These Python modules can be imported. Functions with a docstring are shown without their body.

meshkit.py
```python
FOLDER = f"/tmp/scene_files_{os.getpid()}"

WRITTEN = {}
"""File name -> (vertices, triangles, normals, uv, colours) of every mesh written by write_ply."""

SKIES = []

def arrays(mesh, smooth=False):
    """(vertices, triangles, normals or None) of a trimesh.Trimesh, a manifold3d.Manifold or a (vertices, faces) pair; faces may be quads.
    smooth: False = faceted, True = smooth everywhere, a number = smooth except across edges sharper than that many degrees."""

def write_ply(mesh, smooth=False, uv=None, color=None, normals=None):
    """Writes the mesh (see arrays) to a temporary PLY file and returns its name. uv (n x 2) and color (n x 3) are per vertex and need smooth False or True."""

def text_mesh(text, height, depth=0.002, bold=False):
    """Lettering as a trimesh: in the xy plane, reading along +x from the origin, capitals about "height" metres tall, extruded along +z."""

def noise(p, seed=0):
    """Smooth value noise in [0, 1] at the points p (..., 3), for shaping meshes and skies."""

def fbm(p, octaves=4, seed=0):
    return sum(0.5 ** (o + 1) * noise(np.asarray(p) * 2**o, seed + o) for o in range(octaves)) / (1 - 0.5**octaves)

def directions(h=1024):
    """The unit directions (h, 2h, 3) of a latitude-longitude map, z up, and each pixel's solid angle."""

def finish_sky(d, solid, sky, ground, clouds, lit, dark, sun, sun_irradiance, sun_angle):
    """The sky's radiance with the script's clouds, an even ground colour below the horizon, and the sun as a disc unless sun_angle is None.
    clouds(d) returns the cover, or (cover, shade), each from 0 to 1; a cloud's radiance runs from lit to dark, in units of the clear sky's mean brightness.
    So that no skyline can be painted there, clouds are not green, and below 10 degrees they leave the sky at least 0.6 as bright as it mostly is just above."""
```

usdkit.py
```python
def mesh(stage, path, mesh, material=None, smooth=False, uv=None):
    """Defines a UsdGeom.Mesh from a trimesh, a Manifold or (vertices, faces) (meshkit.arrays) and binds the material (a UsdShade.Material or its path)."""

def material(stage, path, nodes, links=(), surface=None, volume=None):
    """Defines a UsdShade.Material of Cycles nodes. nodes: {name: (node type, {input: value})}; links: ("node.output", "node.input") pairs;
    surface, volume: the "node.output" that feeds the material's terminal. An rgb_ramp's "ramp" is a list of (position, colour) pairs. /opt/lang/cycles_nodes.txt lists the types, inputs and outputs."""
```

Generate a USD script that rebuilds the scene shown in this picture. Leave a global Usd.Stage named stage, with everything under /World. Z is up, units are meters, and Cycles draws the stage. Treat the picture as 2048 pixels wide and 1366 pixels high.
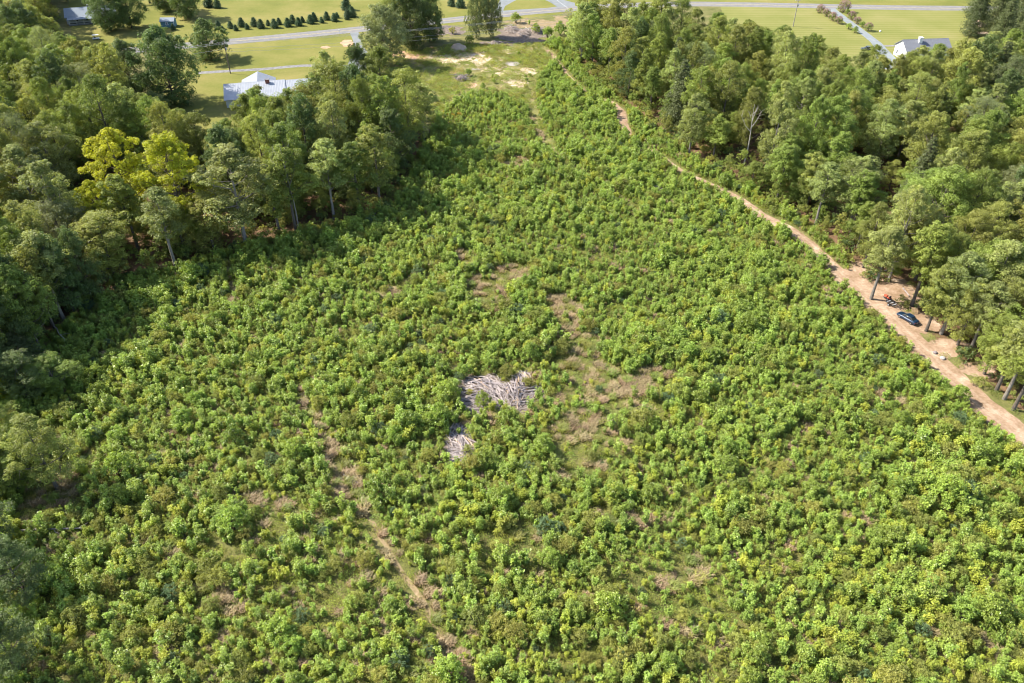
import math, random
import numpy as np, trimesh, shapely, usdkit, meshkit
from shapely.geometry import Polygon, LineString, Point, box as sbox
from pxr import Usd, UsdGeom, UsdLux, UsdShade, Sdf, Gf, Vt

stage = Usd.Stage.CreateInMemory()
UsdGeom.SetStageUpAxis(stage, 'Z'); UsdGeom.SetStageMetersPerUnit(stage, 1.0)
WORLD = UsdGeom.Xform.Define(stage, '/World')
UsdGeom.Scope.Define(stage, '/World/Looks')

# ------------------------------------------------------------------ camera, sky, sun, exposure
CAM_H, PITCH, FOCAL, APERTURE = 92.0, 37.0, 28.0, 36.0
SUN_DIR = np.array([-1.0, 0.27, 0.0]); SUN_EL = math.radians(43.0)
SUN_ROT = math.atan2(SUN_DIR[0], SUN_DIR[1])
EXPOSURE, SKY_STRENGTH, SUN_INT = 1.12, 0.125, 1.25
cam = UsdGeom.Camera.Define(stage, '/World/camera')
cam.AddTranslateOp().Set((0, 0, CAM_H)); cam.AddRotateXOp().Set(90.0 - PITCH)
cam.CreateFocalLengthAttr(FOCAL); cam.CreateHorizontalApertureAttr(APERTURE); cam.CreateVerticalApertureAttr(APERTURE * 683 / 1024)
cam.CreateClippingRangeAttr((0.5, 20000.0)); cam.CreateExposureAttr(EXPOSURE)
sky_mat = usdkit.material(stage, '/World/Looks/sky', {
    'sky': ('sky_texture', {'sky_type': 'single_scattering', 'sun_disc': False, 'sun_elevation': SUN_EL, 'sun_rotation': SUN_ROT, 'altitude': 100.0,
                            'aerosol_density': 1.6}),
    'bg': ('background_shader', {'strength': SKY_STRENGTH})}, [('sky.color', 'bg.color')], surface='bg.background')
dome = UsdLux.DomeLight.Define(stage, '/World/sky'); dome.CreateIntensityAttr(1.0)
UsdShade.MaterialBindingAPI.Apply(dome.GetPrim()).Bind(sky_mat)
dome.GetPrim().SetCustomDataByKey('kind', 'structure')
sun = UsdLux.DistantLight.Define(stage, '/World/sun')
sun.CreateIntensityAttr(SUN_INT); sun.CreateAngleAttr(0.5); sun.CreateColorAttr((1.0, 0.93, 0.80)); sun.CreateNormalizeAttr(True)
_az = math.degrees(math.atan2(SUN_DIR[1], SUN_DIR[0]))
sun.AddRotateZOp().Set(_az + 90.0); sun.AddRotateXOp().Set(90.0 - math.degrees(SUN_EL))

# ------------------------------------------------------------------ helpers: picture <-> ground
_p = math.radians(PITCH); FPX = 2048 * FOCAL / APERTURE
FWD = np.array([0, math.cos(_p), -math.sin(_p)]); UP = np.array([0, math.sin(_p), math.cos(_p)])
def at(u, v, z=0.0):
    """The point of the place at height z that the photograph shows at pixel (u, v) of 2048 x 1366."""
    d = FWD + (u - 1024) / FPX * np.array([1.0, 0, 0]) + (683 - v) / FPX * UP
    t = (z - CAM_H) / d[2]
    return np.array([0, 0, CAM_H]) + d * t
def proj(P):
    P = np.atleast_2d(P) - np.array([0, 0, CAM_H]); zc = P @ FWD
    return 1024 + FPX * P[:, 0] / zc, 683 - FPX * (P @ UP) / zc, zc
def gp(pts, z=0.0): return [tuple(at(u, v, z)[:2]) for u, v in pts]

_names = {}
def numbered(base, parent='/World'):
    k = (parent, base); n = _names.get(k, -1) + 1; _names[k] = n
    return f'{parent}/{base}' + (f'_{n:03d}' if n else '')
def tag(prim, label=None, cat=None, group=None, kind=None):
    for k, x in (('label', label), ('category', cat), ('group', group), ('kind', kind)):
        if x: prim.SetCustomDataByKey(k, x)
    return prim
def thing(name, label, cat, loc=(0, 0, 0), rz=0.0, group=None, scale=None):
    x = UsdGeom.Xform.Define(stage, numbered(name)); x.AddTranslateOp().Set(tuple(map(float, loc))); x.AddRotateZOp().Set(float(rz))
    if scale is not None: x.AddScaleOp().Set(tuple(map(float, np.broadcast_to(scale, 3))))
    return tag(x.GetPrim(), label, cat, group)
def part(name, mesh, mat, parent='/World', smooth=False, **kw):
    path = parent if isinstance(parent, str) else str(parent.GetPath())
    m = usdkit.mesh(stage, numbered(name, path), mesh, mat, smooth=smooth)
    tag(m.GetPrim(), **kw)
    return m.GetPrim()
def primvar(prim, name, values):
    UsdGeom.PrimvarsAPI(prim).CreatePrimvar(name, Sdf.ValueTypeNames.FloatArray, 'vertex').Set(Vt.FloatArray.FromNumpy(np.asarray(values, np.float32)))
def cat_mesh(ms): return trimesh.util.concatenate(ms)
def bx(cx, cy, cz, sx, sy, sz, rz=0.0):
    m = trimesh.creation.box((sx, sy, sz))
    if rz: m.apply_transform(trimesh.transformations.rotation_matrix(rz, (0, 0, 1)))
    m.apply_translation((cx, cy, cz)); return m
def tube(pts, radii, sides=6, cap=True):
    p = np.asarray(pts, float); n = len(p); radii = np.broadcast_to(radii, (n,))
    t = np.gradient(p, axis=0); t /= np.linalg.norm(t, axis=1, keepdims=True) + 1e-12
    ref = np.array([0, 0, 1.0]) if abs(t[:, 2]).mean() < 0.8 else np.array([1.0, 0, 0])
    a = np.cross(t, ref); a /= np.linalg.norm(a, axis=1, keepdims=True) + 1e-12
    b = np.cross(t, a); ang = np.arange(sides) * 2 * np.pi / sides
    v = (p[:, None] + radii[:, None, None] * (np.cos(ang)[None, :, None] * a[:, None] + np.sin(ang)[None, :, None] * b[:, None])).reshape(-1, 3)
    i, j = np.meshgrid(np.arange(n - 1), np.arange(sides), indexing='ij')
    i, j = i.ravel(), j.ravel(); k = (j + 1) % sides
    f = np.vstack([np.stack([i * sides + j, i * sides + k, (i + 1) * sides + k], 1), np.stack([i * sides + j, (i + 1) * sides + k, (i + 1) * sides + j], 1)])
    if cap:
        c0, c1 = len(v), len(v) + 1; v = np.vstack([v, p[0], p[-1]]); jj = np.arange(sides); kk = (jj + 1) % sides
        f = np.vstack([f, np.stack([np.full(sides, c0), kk, jj], 1), np.stack([np.full(sides, c1), (n - 1) * sides + jj, (n - 1) * sides + kk], 1)])
    return trimesh.Trimesh(v, f, process=False)

# ------------------------------------------------------------------ materials
def L(name, nodes, links, surface='p.BSDF'): return usdkit.material(stage, '/World/Looks/' + name, nodes, links, surface=surface)
def plain(name, color, rough=0.6, metallic=0.0, var=0.12, scale=3.0, spec=0.4, coat=0.0):
    c = np.array(color)
    return L(name, {'g': ('geometry', {}), 'n': ('noise_texture', {'scale': scale, 'detail': 5.0}),
                    'r': ('rgb_ramp', {'ramp': [(0.25, tuple(c * (1 - var))), (0.75, tuple(np.minimum(c * (1 + var), 1)))]}),
                    'p': ('principled_bsdf', {'roughness': rough, 'metallic': metallic, 'specular_ior_level': spec, 'coat_weight': coat})},
             [('g.position', 'n.vector'), ('n.fac', 'r.fac'), ('r.color', 'p.base_color')])
def leafmat(name, dark, mid, light, hue=0.012, val=0.20, trans=0.38, rough=0.45, spec=0.35):
    """Leaves: colour differs leaf by leaf (the mesh's tone), and plant by plant."""
    return L(name, {'a': ('attribute', {'attribute': 'tone'}), 'o': ('object_info', {}), 'wn': ('white_noise_texture', {'dimensions': '1D'}),
                    'r': ('rgb_ramp', {'ramp': [(0.0, dark), (0.5, mid), (1.0, light)]}),
                    'h': ('map_range', {'from_min': 0.0, 'from_max': 1.0, 'to_min': 0.5 - hue, 'to_max': 0.5 + hue}),
                    'v': ('map_range', {'from_min': 0.0, 'from_max': 1.0, 'to_min': 1 - val, 'to_max': 1 + val}),
                    'hsv': ('hsv', {'fac': 1.0}),
                    'tc': ('mix', {'mix_type': 'multiply', 'fac': 1.0, 'color2': (1.35, 1.25, 0.55)}),
                    'p': ('principled_bsdf', {'roughness': rough, 'specular_ior_level': spec}),
                    't': ('translucent_bsdf', {}), 'm': ('mix_closure', {'fac': trans})},
             [('a.fac', 'r.fac'), ('o.random', 'h.value'), ('o.random', 'wn.w'), ('wn.value', 'v.value'), ('r.color', 'hsv.color'),
              ('h.result', 'hsv.hue'), ('v.result', 'hsv.value'), ('hsv.color', 'p.base_color'), ('hsv.color', 'tc.color1'), ('tc.color', 't.color'),
              ('p.BSDF', 'm.closure1'), ('t.BSDF', 'm.closure2')], surface='m.closure')
def ground_mat(name, stops, scale=0.25, detail=8.0, fine=3.0, fine_amt=0.35, bump=0.4, bump_dist=0.15, rough=0.95):
    return L(name, {'g': ('geometry', {}), 'n': ('noise_texture', {'scale': scale, 'detail': detail, 'roughness': 0.62}),
                    'f': ('noise_texture', {'scale': fine, 'detail': 6.0, 'roughness': 0.7}),
                    'mx': ('mix_float', {'fac': fine_amt}), 'r': ('rgb_ramp', {'ramp': stops}),
                    'b': ('bump', {'strength': bump, 'distance': bump_dist}),
                    'p': ('principled_bsdf', {'roughness': rough, 'specular_ior_level': 0.15})},
             [('g.position', 'n.vector'), ('g.position', 'f.vector'), ('n.fac', 'mx.a'), ('f.fac', 'mx.b'), ('mx.result', 'r.fac'), ('r.color', 'p.base_color'),
              ('f.fac', 'b.height'), ('b.normal', 'p.normal')])
M = {}
M['ground'] = ground_mat('rough_ground', [(0.30, (0.065, 0.075, 0.022)), (0.46, (0.12, 0.125, 0.040)), (0.56, (0.18, 0.165, 0.065)), (0.64, (0.27, 0.21, 0.115)), (0.75, (0.38, 0.285, 0.18))], scale=0.18, fine=2.2, fine_amt=0.45)
M['litter'] = ground_mat('leaf_litter', [(0.28, (0.05, 0.034, 0.02)), (0.45, (0.12, 0.075, 0.042)), (0.6, (0.20, 0.125, 0.075)), (0.75, (0.26, 0.18, 0.12))], scale=0.3, fine=4.0, fine_amt=0.5)
M['lawn'] = ground_mat('lawn', [(0.30, (0.103, 0.119, 0.024)), (0.45, (0.151, 0.157, 0.035)), (0.58, (0.200, 0.184, 0.054)), (0.75, (0.270, 0.205, 0.092))], scale=0.05, fine=1.2, fine_amt=0.3, bump=0.25)
M['lawn_mown'] = L('mown_lawn', {'g': ('geometry', {}), 'n': ('noise_texture', {'scale': 0.06, 'detail': 7.0}), 'w': ('wave_texture', {'bands_direction': 'y', 'scale': 0.115, 'distortion': 1.2, 'detail': 2.0, 'detail_scale': 0.3}),
                    'f': ('noise_texture', {'scale': 1.5, 'detail': 5.0}), 'm1': ('mix_float', {'fac': 0.22}), 'm2': ('mix_float', {'fac': 0.25}),
                    'r': ('rgb_ramp', {'ramp': [(0.28, (0.140, 0.158, 0.036)), (0.5, (0.185, 0.190, 0.055)), (0.72, (0.245, 0.220, 0.090))]}),
                    'p': ('principled_bsdf', {'roughness': 0.95, 'specular_ior_level': 0.15})},
                   [('g.position', 'n.vector'), ('g.position', 'w.vector'), ('g.position', 'f.vector'), ('n.fac', 'm1.a'), ('w.fac', 'm1.b'), ('m1.result', 'm2.a'), ('f.fac', 'm2.b'), ('m2.result', 'r.fac'), ('r.color', 'p.base_color')])
M['clearing_grass'] = ground_mat('clearing_grass', [(0.30, (0.10, 0.12, 0.030)), (0.45, (0.155, 0.165, 0.048)), (0.55, (0.22, 0.19, 0.085)), (0.63, (0.31, 0.24, 0.145)), (0.72, (0.42, 0.33, 0.23))], scale=0.16, fine=1.2, fine_amt=0.45)
M['dirt'] = ground_mat('track_dirt', [(0.32, (0.162, 0.108, 0.059)), (0.43, (0.248, 0.167, 0.106)), (0.53, (0.324, 0.227, 0.157)), (0.61, (0.432, 0.329, 0.243)), (0.70, (0.562, 0.464, 0.367))], scale=0.30, fine=2.0, fine_amt=0.42)
M['rut'] = ground_mat('worn_rut', [(0.32, (0.22, 0.15, 0.095)), (0.45, (0.30, 0.215, 0.15)), (0.56, (0.38, 0.29, 0.21)), (0.68, (0.50, 0.41, 0.33))], scale=0.30, fine=2.0, fine_amt=0.45)
M['trail'] = ground_mat('trodden_soil', [(0.30, (0.14, 0.11, 0.05)), (0.45, (0.22, 0.17, 0.09)), (0.58, (0.30, 0.225, 0.135)), (0.72, (0.38, 0.29, 0.19))], scale=0.5, fine=3.0, fine_amt=0.5)
M['sand'] = ground_mat('pale_sand', [(0.30, (0.336, 0.240, 0.156)), (0.5, (0.504, 0.396, 0.288)), (0.68, (0.660, 0.552, 0.432))], scale=0.5, fine=3.0, fine_amt=0.4)
M['redsand'] = ground_mat('reddish_soil', [(0.30, (0.30, 0.17, 0.10)), (0.5, (0.44, 0.28, 0.18)), (0.7, (0.55, 0.40, 0.28))], scale=0.5, fine=3.0, fine_amt=0.4)
M['asphalt'] = ground_mat('worn_asphalt', [(0.3, (0.15, 0.145, 0.145)), (0.5, (0.195, 0.19, 0.19)), (0.7, (0.24, 0.232, 0.23))], scale=0.4, fine=6.0, fine_amt=0.4, bump=0.1, bump_dist=0.02)
M['drive'] = ground_mat('grey_gravel', [(0.3, (0.15, 0.165, 0.175)), (0.5, (0.19, 0.205, 0.215)), (0.7, (0.24, 0.25, 0.26))], scale=0.5, fine=5.0, fine_amt=0.4, bump=0.2, bump_dist=0.03)
M['palegravel'] = ground_mat('pale_gravel', [(0.3, (0.15, 0.175, 0.185)), (0.5, (0.205, 0.23, 0.245)), (0.7, (0.27, 0.29, 0.30))], scale=0.5, fine=5.0, fine_amt=0.4, bump=0.2, bump_dist=0.03)
M['spread'] = ground_mat('spread_gravel', [(0.3, (0.24, 0.215, 0.20)), (0.5, (0.34, 0.31, 0.29)), (0.7, (0.44, 0.40, 0.37))], scale=0.8, fine=5.0, fine_amt=0.5, bump=0.2, bump_dist=0.03)
M['concrete'] = plain('old_concrete', (0.18, 0.175, 0.18), 0.9, var=0.4, scale=0.8)
M['paint_white'] = plain('white_paint', (0.74, 0.74, 0.73), 0.5, var=0.05)
M['paint_yellow'] = plain('yellow_road_paint', (0.50, 0.40, 0.14), 0.7, var=0.15)
M['line_white'] = plain('worn_white_road_paint', (0.28, 0.28, 0.275), 0.7, var=0.15)
M['bark'] = plain('grey_bark', (0.105, 0.09, 0.075), 0.9, var=0.35, scale=2.0, spec=0.2)
M['bark_pale'] = plain('pale_bark', (0.19, 0.17, 0.145), 0.9, var=0.3, scale=1.5, spec=0.2)
M['snag'] = plain('bleached_wood', (0.42, 0.38, 0.33), 0.9, var=0.2, scale=1.5, spec=0.2)
M['bark_dark'] = plain('dark_bark', (0.09, 0.075, 0.06), 0.9, var=0.3, scale=2.0, spec=0.2)
M['deadwood'] = L('weathered_wood', {'g': ('geometry', {}), 'o': ('object_info', {}), 'n': ('noise_texture', {'scale': 1.6, 'detail': 5.0}), 'm': ('mix_float', {'fac': 0.6}),
                  'r': ('rgb_ramp', {'ramp': [(0.15, (0.12, 0.10, 0.10)), (0.42, (0.26, 0.225, 0.225)), (0.66, (0.40, 0.35, 0.345)), (0.9, (0.55, 0.47, 0.41))]}),
                  'p': ('principled_bsdf', {'roughness': 0.85, 'specular_ior_level': 0.2})},
                  [('g.position', 'n.vector'), ('n.fac', 'm.a'), ('o.random', 'm.b'), ('m.result', 'r.fac'), ('r.color', 'p.base_color')])
M['pole_wood'] = plain('pole_wood', (0.12, 0.09, 0.07), 0.9, var=0.25)
M['pole_wood_pale'] = plain('weathered_pole_wood', (0.26, 0.235, 0.21), 0.9, var=0.2)
M['grey_metal'] = plain('grey_metal', (0.45, 0.46, 0.48), 0.45, metallic=0.3, var=0.1)
M['wire'] = plain('bare_wire', (0.42, 0.42, 0.44), 0.4, metallic=0.5, var=0.05)
M['metal_roof'] = plain('pale_metal_roof', (0.39, 0.41, 0.45), 0.45, metallic=0.15, var=0.10, scale=0.6)
M['shingle'] = plain('grey_shingle', (0.17, 0.18, 0.21), 0.85, var=0.18, scale=2.5)
M['shingle_blue'] = plain('blue_grey_shingle', (0.23, 0.27, 0.32), 0.85, var=0.15, scale=2.5)
M['siding'] = plain('white_siding', (0.64, 0.64, 0.63), 0.6, var=0.04)
M['siding_grey'] = plain('pale_grey_siding', (0.50, 0.52, 0.53), 0.6, var=0.06)
M['teal'] = plain('teal_boards', (0.085, 0.165, 0.19), 0.7, var=0.12)
M['brickred'] = plain('chimney_brick', (0.22, 0.085, 0.06), 0.9, var=0.2, scale=5)
M['glass_dark'] = plain('dark_window', (0.02, 0.025, 0.03), 0.1, var=0.02, spec=0.6)
M['navy'] = plain('navy_car_paint', (0.010, 0.030, 0.068), 0.25, metallic=0.3, var=0.05, spec=0.6, coat=0.8)
M['darkgrey_paint'] = plain('dark_grey_car_paint', (0.05, 0.055, 0.06), 0.25, metallic=0.3, var=0.05, spec=0.6, coat=0.8)
M['tyre'] = plain('tyre_rubber', (0.02, 0.02, 0.02), 0.85, var=0.1)
M['chrome'] = plain('bright_metal', (0.62, 0.63, 0.65), 0.2, metallic=0.9, var=0.04)
M['taillight'] = plain('red_lens', (0.30, 0.012, 0.015), 0.2, var=0.05, spec=0.6)
M['headlight'] = plain('clear_lens', (0.6, 0.62, 0.65), 0.1, var=0.05, spec=0.6)
M['red'] = plain('faded_red_paint', (0.42, 0.085, 0.045), 0.5, var=0.12)
M['black'] = plain('black_steel', (0.022, 0.022, 0.024), 0.55, var=0.2)
M['pallet'] = plain('pallet_wood', (0.40, 0.28, 0.16), 0.85, var=0.2, scale=5)
M['rawwood'] = plain('split_firewood', (0.45, 0.32, 0.2), 0.85, var=0.3, scale=5)
M['rock'] = plain('grey_rock', (0.30, 0.29, 0.28), 0.9, var=0.25, scale=3)
M['mound'] = ground_mat('heaped_gravel', [(0.3, (0.36, 0.27, 0.20)), (0.5, (0.46, 0.36, 0.28)), (0.7, (0.55, 0.44, 0.36))], scale=1.0, fine=6.0, fine_amt=0.5, bump=0.5, bump_dist=0.1)
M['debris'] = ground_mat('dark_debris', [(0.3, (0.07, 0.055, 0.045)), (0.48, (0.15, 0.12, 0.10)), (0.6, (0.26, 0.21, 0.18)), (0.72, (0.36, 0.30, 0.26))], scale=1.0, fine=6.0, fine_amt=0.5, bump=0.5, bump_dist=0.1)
# foliage
M['lf_green'] = leafmat('leaf_mid_green', (0.1272, 0.1632, 0.036), (0.212, 0.272, 0.06), (0.3074, 0.3944, 0.087))
M['lf_olive'] = leafmat('leaf_olive', (0.1548, 0.1692, 0.0432), (0.258, 0.282, 0.072), (0.3741, 0.4089, 0.1044))
M['lf_dark'] = leafmat('leaf_dark_green', (0.0732, 0.105, 0.0348), (0.122, 0.175, 0.058), (0.1769, 0.2537, 0.0841))
M['lf_pale'] = leafmat('leaf_pale', (0.18, 0.207, 0.069), (0.3, 0.345, 0.115), (0.435, 0.5002, 0.1668))
M['lf_yellow'] = leafmat('leaf_yellow_green', (0.195, 0.2075, 0.015), (0.39, 0.415, 0.03), (0.5265, 0.5603, 0.0405), hue=0.008, val=0.1)
M['lf_grey'] = leafmat('leaf_grey_green', (0.129, 0.15, 0.069), (0.215, 0.25, 0.115), (0.3117, 0.3625, 0.1668))
M['lf_pine'] = leafmat('needle_green', (0.06, 0.075, 0.027), (0.1, 0.125, 0.045), (0.145, 0.1812, 0.0653), trans=0.12)
M['lf_sap'] = leafmat('leaf_sapling', (0.1362, 0.182, 0.0343), (0.262, 0.35, 0.066), (0.3799, 0.5075, 0.0957), hue=0.010, val=0.2, rough=0.36, spec=0.5)
M['lf_sap_yellow'] = leafmat('leaf_sapling_yellow', (0.1768, 0.2002, 0.0312), (0.34, 0.385, 0.06), (0.459, 0.5198, 0.081), hue=0.012)
M['lf_sap_blue'] = leafmat('leaf_sapling_blue_green', (0.078, 0.117, 0.0552), (0.13, 0.195, 0.092), (0.1885, 0.2828, 0.1334), hue=0.012)
M['lf_sap_olive'] = leafmat('leaf_sapling_olive', (0.165, 0.177, 0.0444), (0.275, 0.295, 0.074), (0.3987, 0.4277, 0.1073), hue=0.02)
M['lf_weed'] = leafmat('leaf_weed', (0.156, 0.171, 0.0432), (0.26, 0.285, 0.072), (0.377, 0.4132, 0.1044), hue=0.035, val=0.25)
M['lf_straw'] = leafmat('dry_grass', (0.216, 0.168, 0.099), (0.36, 0.28, 0.165), (0.522, 0.406, 0.2392), hue=0.02, val=0.2, trans=0.2, spec=0.2)
M['lf_cedar'] = leafmat('small_conifer_green', (0.048, 0.081, 0.036), (0.08, 0.135, 0.06), (0.116, 0.1958, 0.087), trans=0.1)
M['lf_pink'] = leafmat('pink_blossom', (0.24, 0.15, 0.17), (0.34, 0.22, 0.245), (0.44, 0.31, 0.33), hue=0.01, val=0.12)
M['lf_gold'] = leafmat('golden_flower', (0.42, 0.22, 0.01), (0.55, 0.32, 0.015), (0.65, 0.42, 0.03), hue=0.006, val=0.1)
M['lf_rust'] = leafmat('rusty_leaf', (0.13, 0.055, 0.025), (0.20, 0.085, 0.035), (0.27, 0.13, 0.05))
print('materials', len(M))

# ------------------------------------------------------------------ flat sheets with ragged outlines
def fb(x, y, s, seed=0, oct=4):
    return meshkit.fbm(np.stack([np.asarray(x) * s, np.asarray(y) * s, np.zeros_like(np.asarray(x, float)) + seed * 7.3], -1), oct, seed)
def sheet(name, poly, z, mat, seg=2.0, wob=0.5, seed=1, **kw):
    """A polygon of ground at height z, its outline wandering a little as real edges do."""
    poly = shapely.segmentize(poly, seg)
    ms = []
    for g in getattr(poly, 'geoms', [poly]):
        def w(ring):
            c = np.array(ring.coords)[:-1]
            n = np.stack([fb(c[:, 0], c[:, 1], 0.22, seed), fb(c[:, 0], c[:, 1], 0.22, seed + 9)], 1) - 0.5
            return c + n * 2 * wob
        q = Polygon(w(g.exterior), [w(r) for r in g.interiors]).buffer(0)
        for h in getattr(q, 'geoms', [q]):
            if h.area < 0.3: continue
            v, f = trimesh.creation.triangulate_polygon(h, engine='earcut')
            v = np.column_stack([v, np.full(len(v), z)])
            n = np.cross(v[f[:, 1]] - v[f[:, 0]], v[f[:, 2]] - v[f[:, 0]])[:, 2]
            f = np.where((n < 0)[:, None], f[:, ::-1], f)
            ms.append(trimesh.Trimesh(v, f, process=False))
    return part(name, cat_mesh(ms), mat, **{'kind': 'structure', **kw})
def blob(spots, thr=0.5, cell=0.45, noise_s=0.35, noise_a=1.0, seed=3):
    """Ragged patch: spots are (u, v, half-width px, half-height px) ellipses seen in the photograph, given as places on the ground."""
    E = []
    for u, v, rx, ry in spots:
        c = at(u, v); ax = at(u + rx, v)[:2] - c[:2]; ay = (at(u, v - ry)[:2] - at(u, v + ry)[:2]) / 2
        E.append((c[:2], np.linalg.inv(np.stack([ax, ay], 1))))
    lo = np.min([c - 1.7 * np.abs(np.linalg.inv(m)).sum(1) for c, m in E], 0); hi = np.max([c + 1.7 * np.abs(np.linalg.inv(m)).sum(1) for c, m in E], 0)
    X, Y = np.meshgrid(np.arange(lo[0], hi[0], cell), np.arange(lo[1], hi[1], cell))
    f = np.full(X.shape, -9.0)
    for c, m in E:
        d = np.stack([X - c[0], Y - c[1]], -1) @ m.T
        f = np.maximum(f, 1.5 - np.linalg.norm(d, axis=-1))
    f = f + (fb(X, Y, noise_s, seed, 5) - 0.5) * 2 * noise_a
    rows = []
    for j in range(X.shape[0]):
        on = np.concatenate([[0], (f[j] > thr).astype(int), [0]]); s = np.nonzero(np.diff(on) == 1)[0]; e = np.nonzero(np.diff(on) == -1)[0]
        rows += [sbox(X[j, a], Y[j, 0], X[j, b - 1] + cell, Y[j, 0] + cell * 1.001) for a, b in zip(s, e)]
    if not rows: return Polygon()
    g = shapely.union_all(rows).buffer(cell * 0.8).buffer(-cell * 0.8).simplify(cell * 0.35)
    return g
def ribbon(pts, width):
    """A strip along pixel points, width in metres (one number, or one per point)."""
    c = np.array(gp(pts)); w = np.broadcast_to(width, (len(c),)).astype(float)
    t = np.concatenate([[0], np.cumsum(np.linalg.norm(np.diff(c, axis=0), axis=1))])
    from scipy.interpolate import PchipInterpolator
    s = np.arange(0, t[-1], 1.5); P = PchipInterpolator(t, c)(s); W = np.interp(s, t, w)
    d = np.gradient(P, axis=0); d /= np.linalg.norm(d, axis=1, keepdims=True); n = np.stack([-d[:, 1], d[:, 0]], 1)
    return P, W, n
def ribbon_poly(pts, width, off=0.0):
    P, W, n = ribbon(pts, width)
    return Polygon(np.vstack([P + n * (W[:, None] / 2 + off), (P - n * (W[:, None] / 2 - off))[::-1]])).buffer(0)

# ------------------------------------------------------------------ the setting
G = 2600.0
gx = np.concatenate([[-G, -900], np.linspace(-420, 420, 57), [900, G]]); gy = np.concatenate([[-900, -200], np.linspace(0, 560, 57), [900, G]])
X, Y = np.meshgrid(gx, gy); nx = len(gx)
idx = np.arange(X.size).reshape(X.shape)
gf = np.vstack([np.stack([idx[:-1, :-1].ravel(), idx[:-1, 1:].ravel(), idx[1:, 1:].ravel()], 1), np.stack([idx[:-1, :-1].ravel(), idx[1:, 1:].ravel(), idx[1:, :-1].ravel()], 1)])
part('ground', trimesh.Trimesh(np.column_stack([X.ravel(), Y.ravel(), np.full(X.size, 0.0)]), gf, process=False), M['ground'], kind='structure', label='rough weedy ground of the cleared field')

ROAD = [(-500, 160), (-200, 137), (120, 113), (250, 101.5), (447, 84.5), (620, 68.5), (700, 60.5), (884, 42), (999, 30), (1122, 19), (1240, 11.5), (1380, 8), (1560, 10.5), (1700, 13.6), (1850, 16), (1918, 16.5), (2050, 19), (2400, 30)]
LEFT_WOOD = [(-260, 118), (-260, -40), (96, -40), (100, 90), (112, 165), (200, 182), (280, 215), (325, 262), (395, 385), (432, 392), (470, 318), (545, 305), (620, 272), (648, 225), (735, 238), (800, 248), (852, 282), (832, 330), (772, 415), (700, 440), (600, 463), (490, 495), (380, 525), (300, 550), (205, 600), (120, 650), (50, 720), (-60, 800), (-330, 900)]
RIGHT_WOOD = [(1140, 72), (1200, 92), (1330, 100), (1440, 135), (1500, 165), (1570, 185), (1640, 205), (1720, 212), (1790, 215), (1870, 205), (1950, 185), (2048, 160), (2300, 150), (2420, 760), (2048, 815), (1905, 700), (1850, 640), (1800, 585), (1725, 545), (1680, 510), (1600, 440), (1500, 385), (1370, 305), (1290, 240), (1170, 150)]
WL, WR = Polygon(gp(LEFT_WOOD)), Polygon(gp(RIGHT_WOOD))
road_poly = ribbon_poly(ROAD, 7.6)
lawn1 = Polygon(gp([(150, 130), (130, -70), (1010, -70), (1130, -60), (1122, 17), (999, 28), (884, 40), (700, 58), (447, 82), (250, 99), (150, 108)]))
lawn2 = Polygon(gp([(330, 120), (447, 87), (620, 71), (700, 63), (884, 45), (1010, 32), (1120, 22), (1130, 34), (1000, 42), (880, 62), (800, 130), (735, 150), (735, 240), (640, 250), (600, 300), (440, 395), (395, 392), (320, 265), (280, 215)]))
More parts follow.
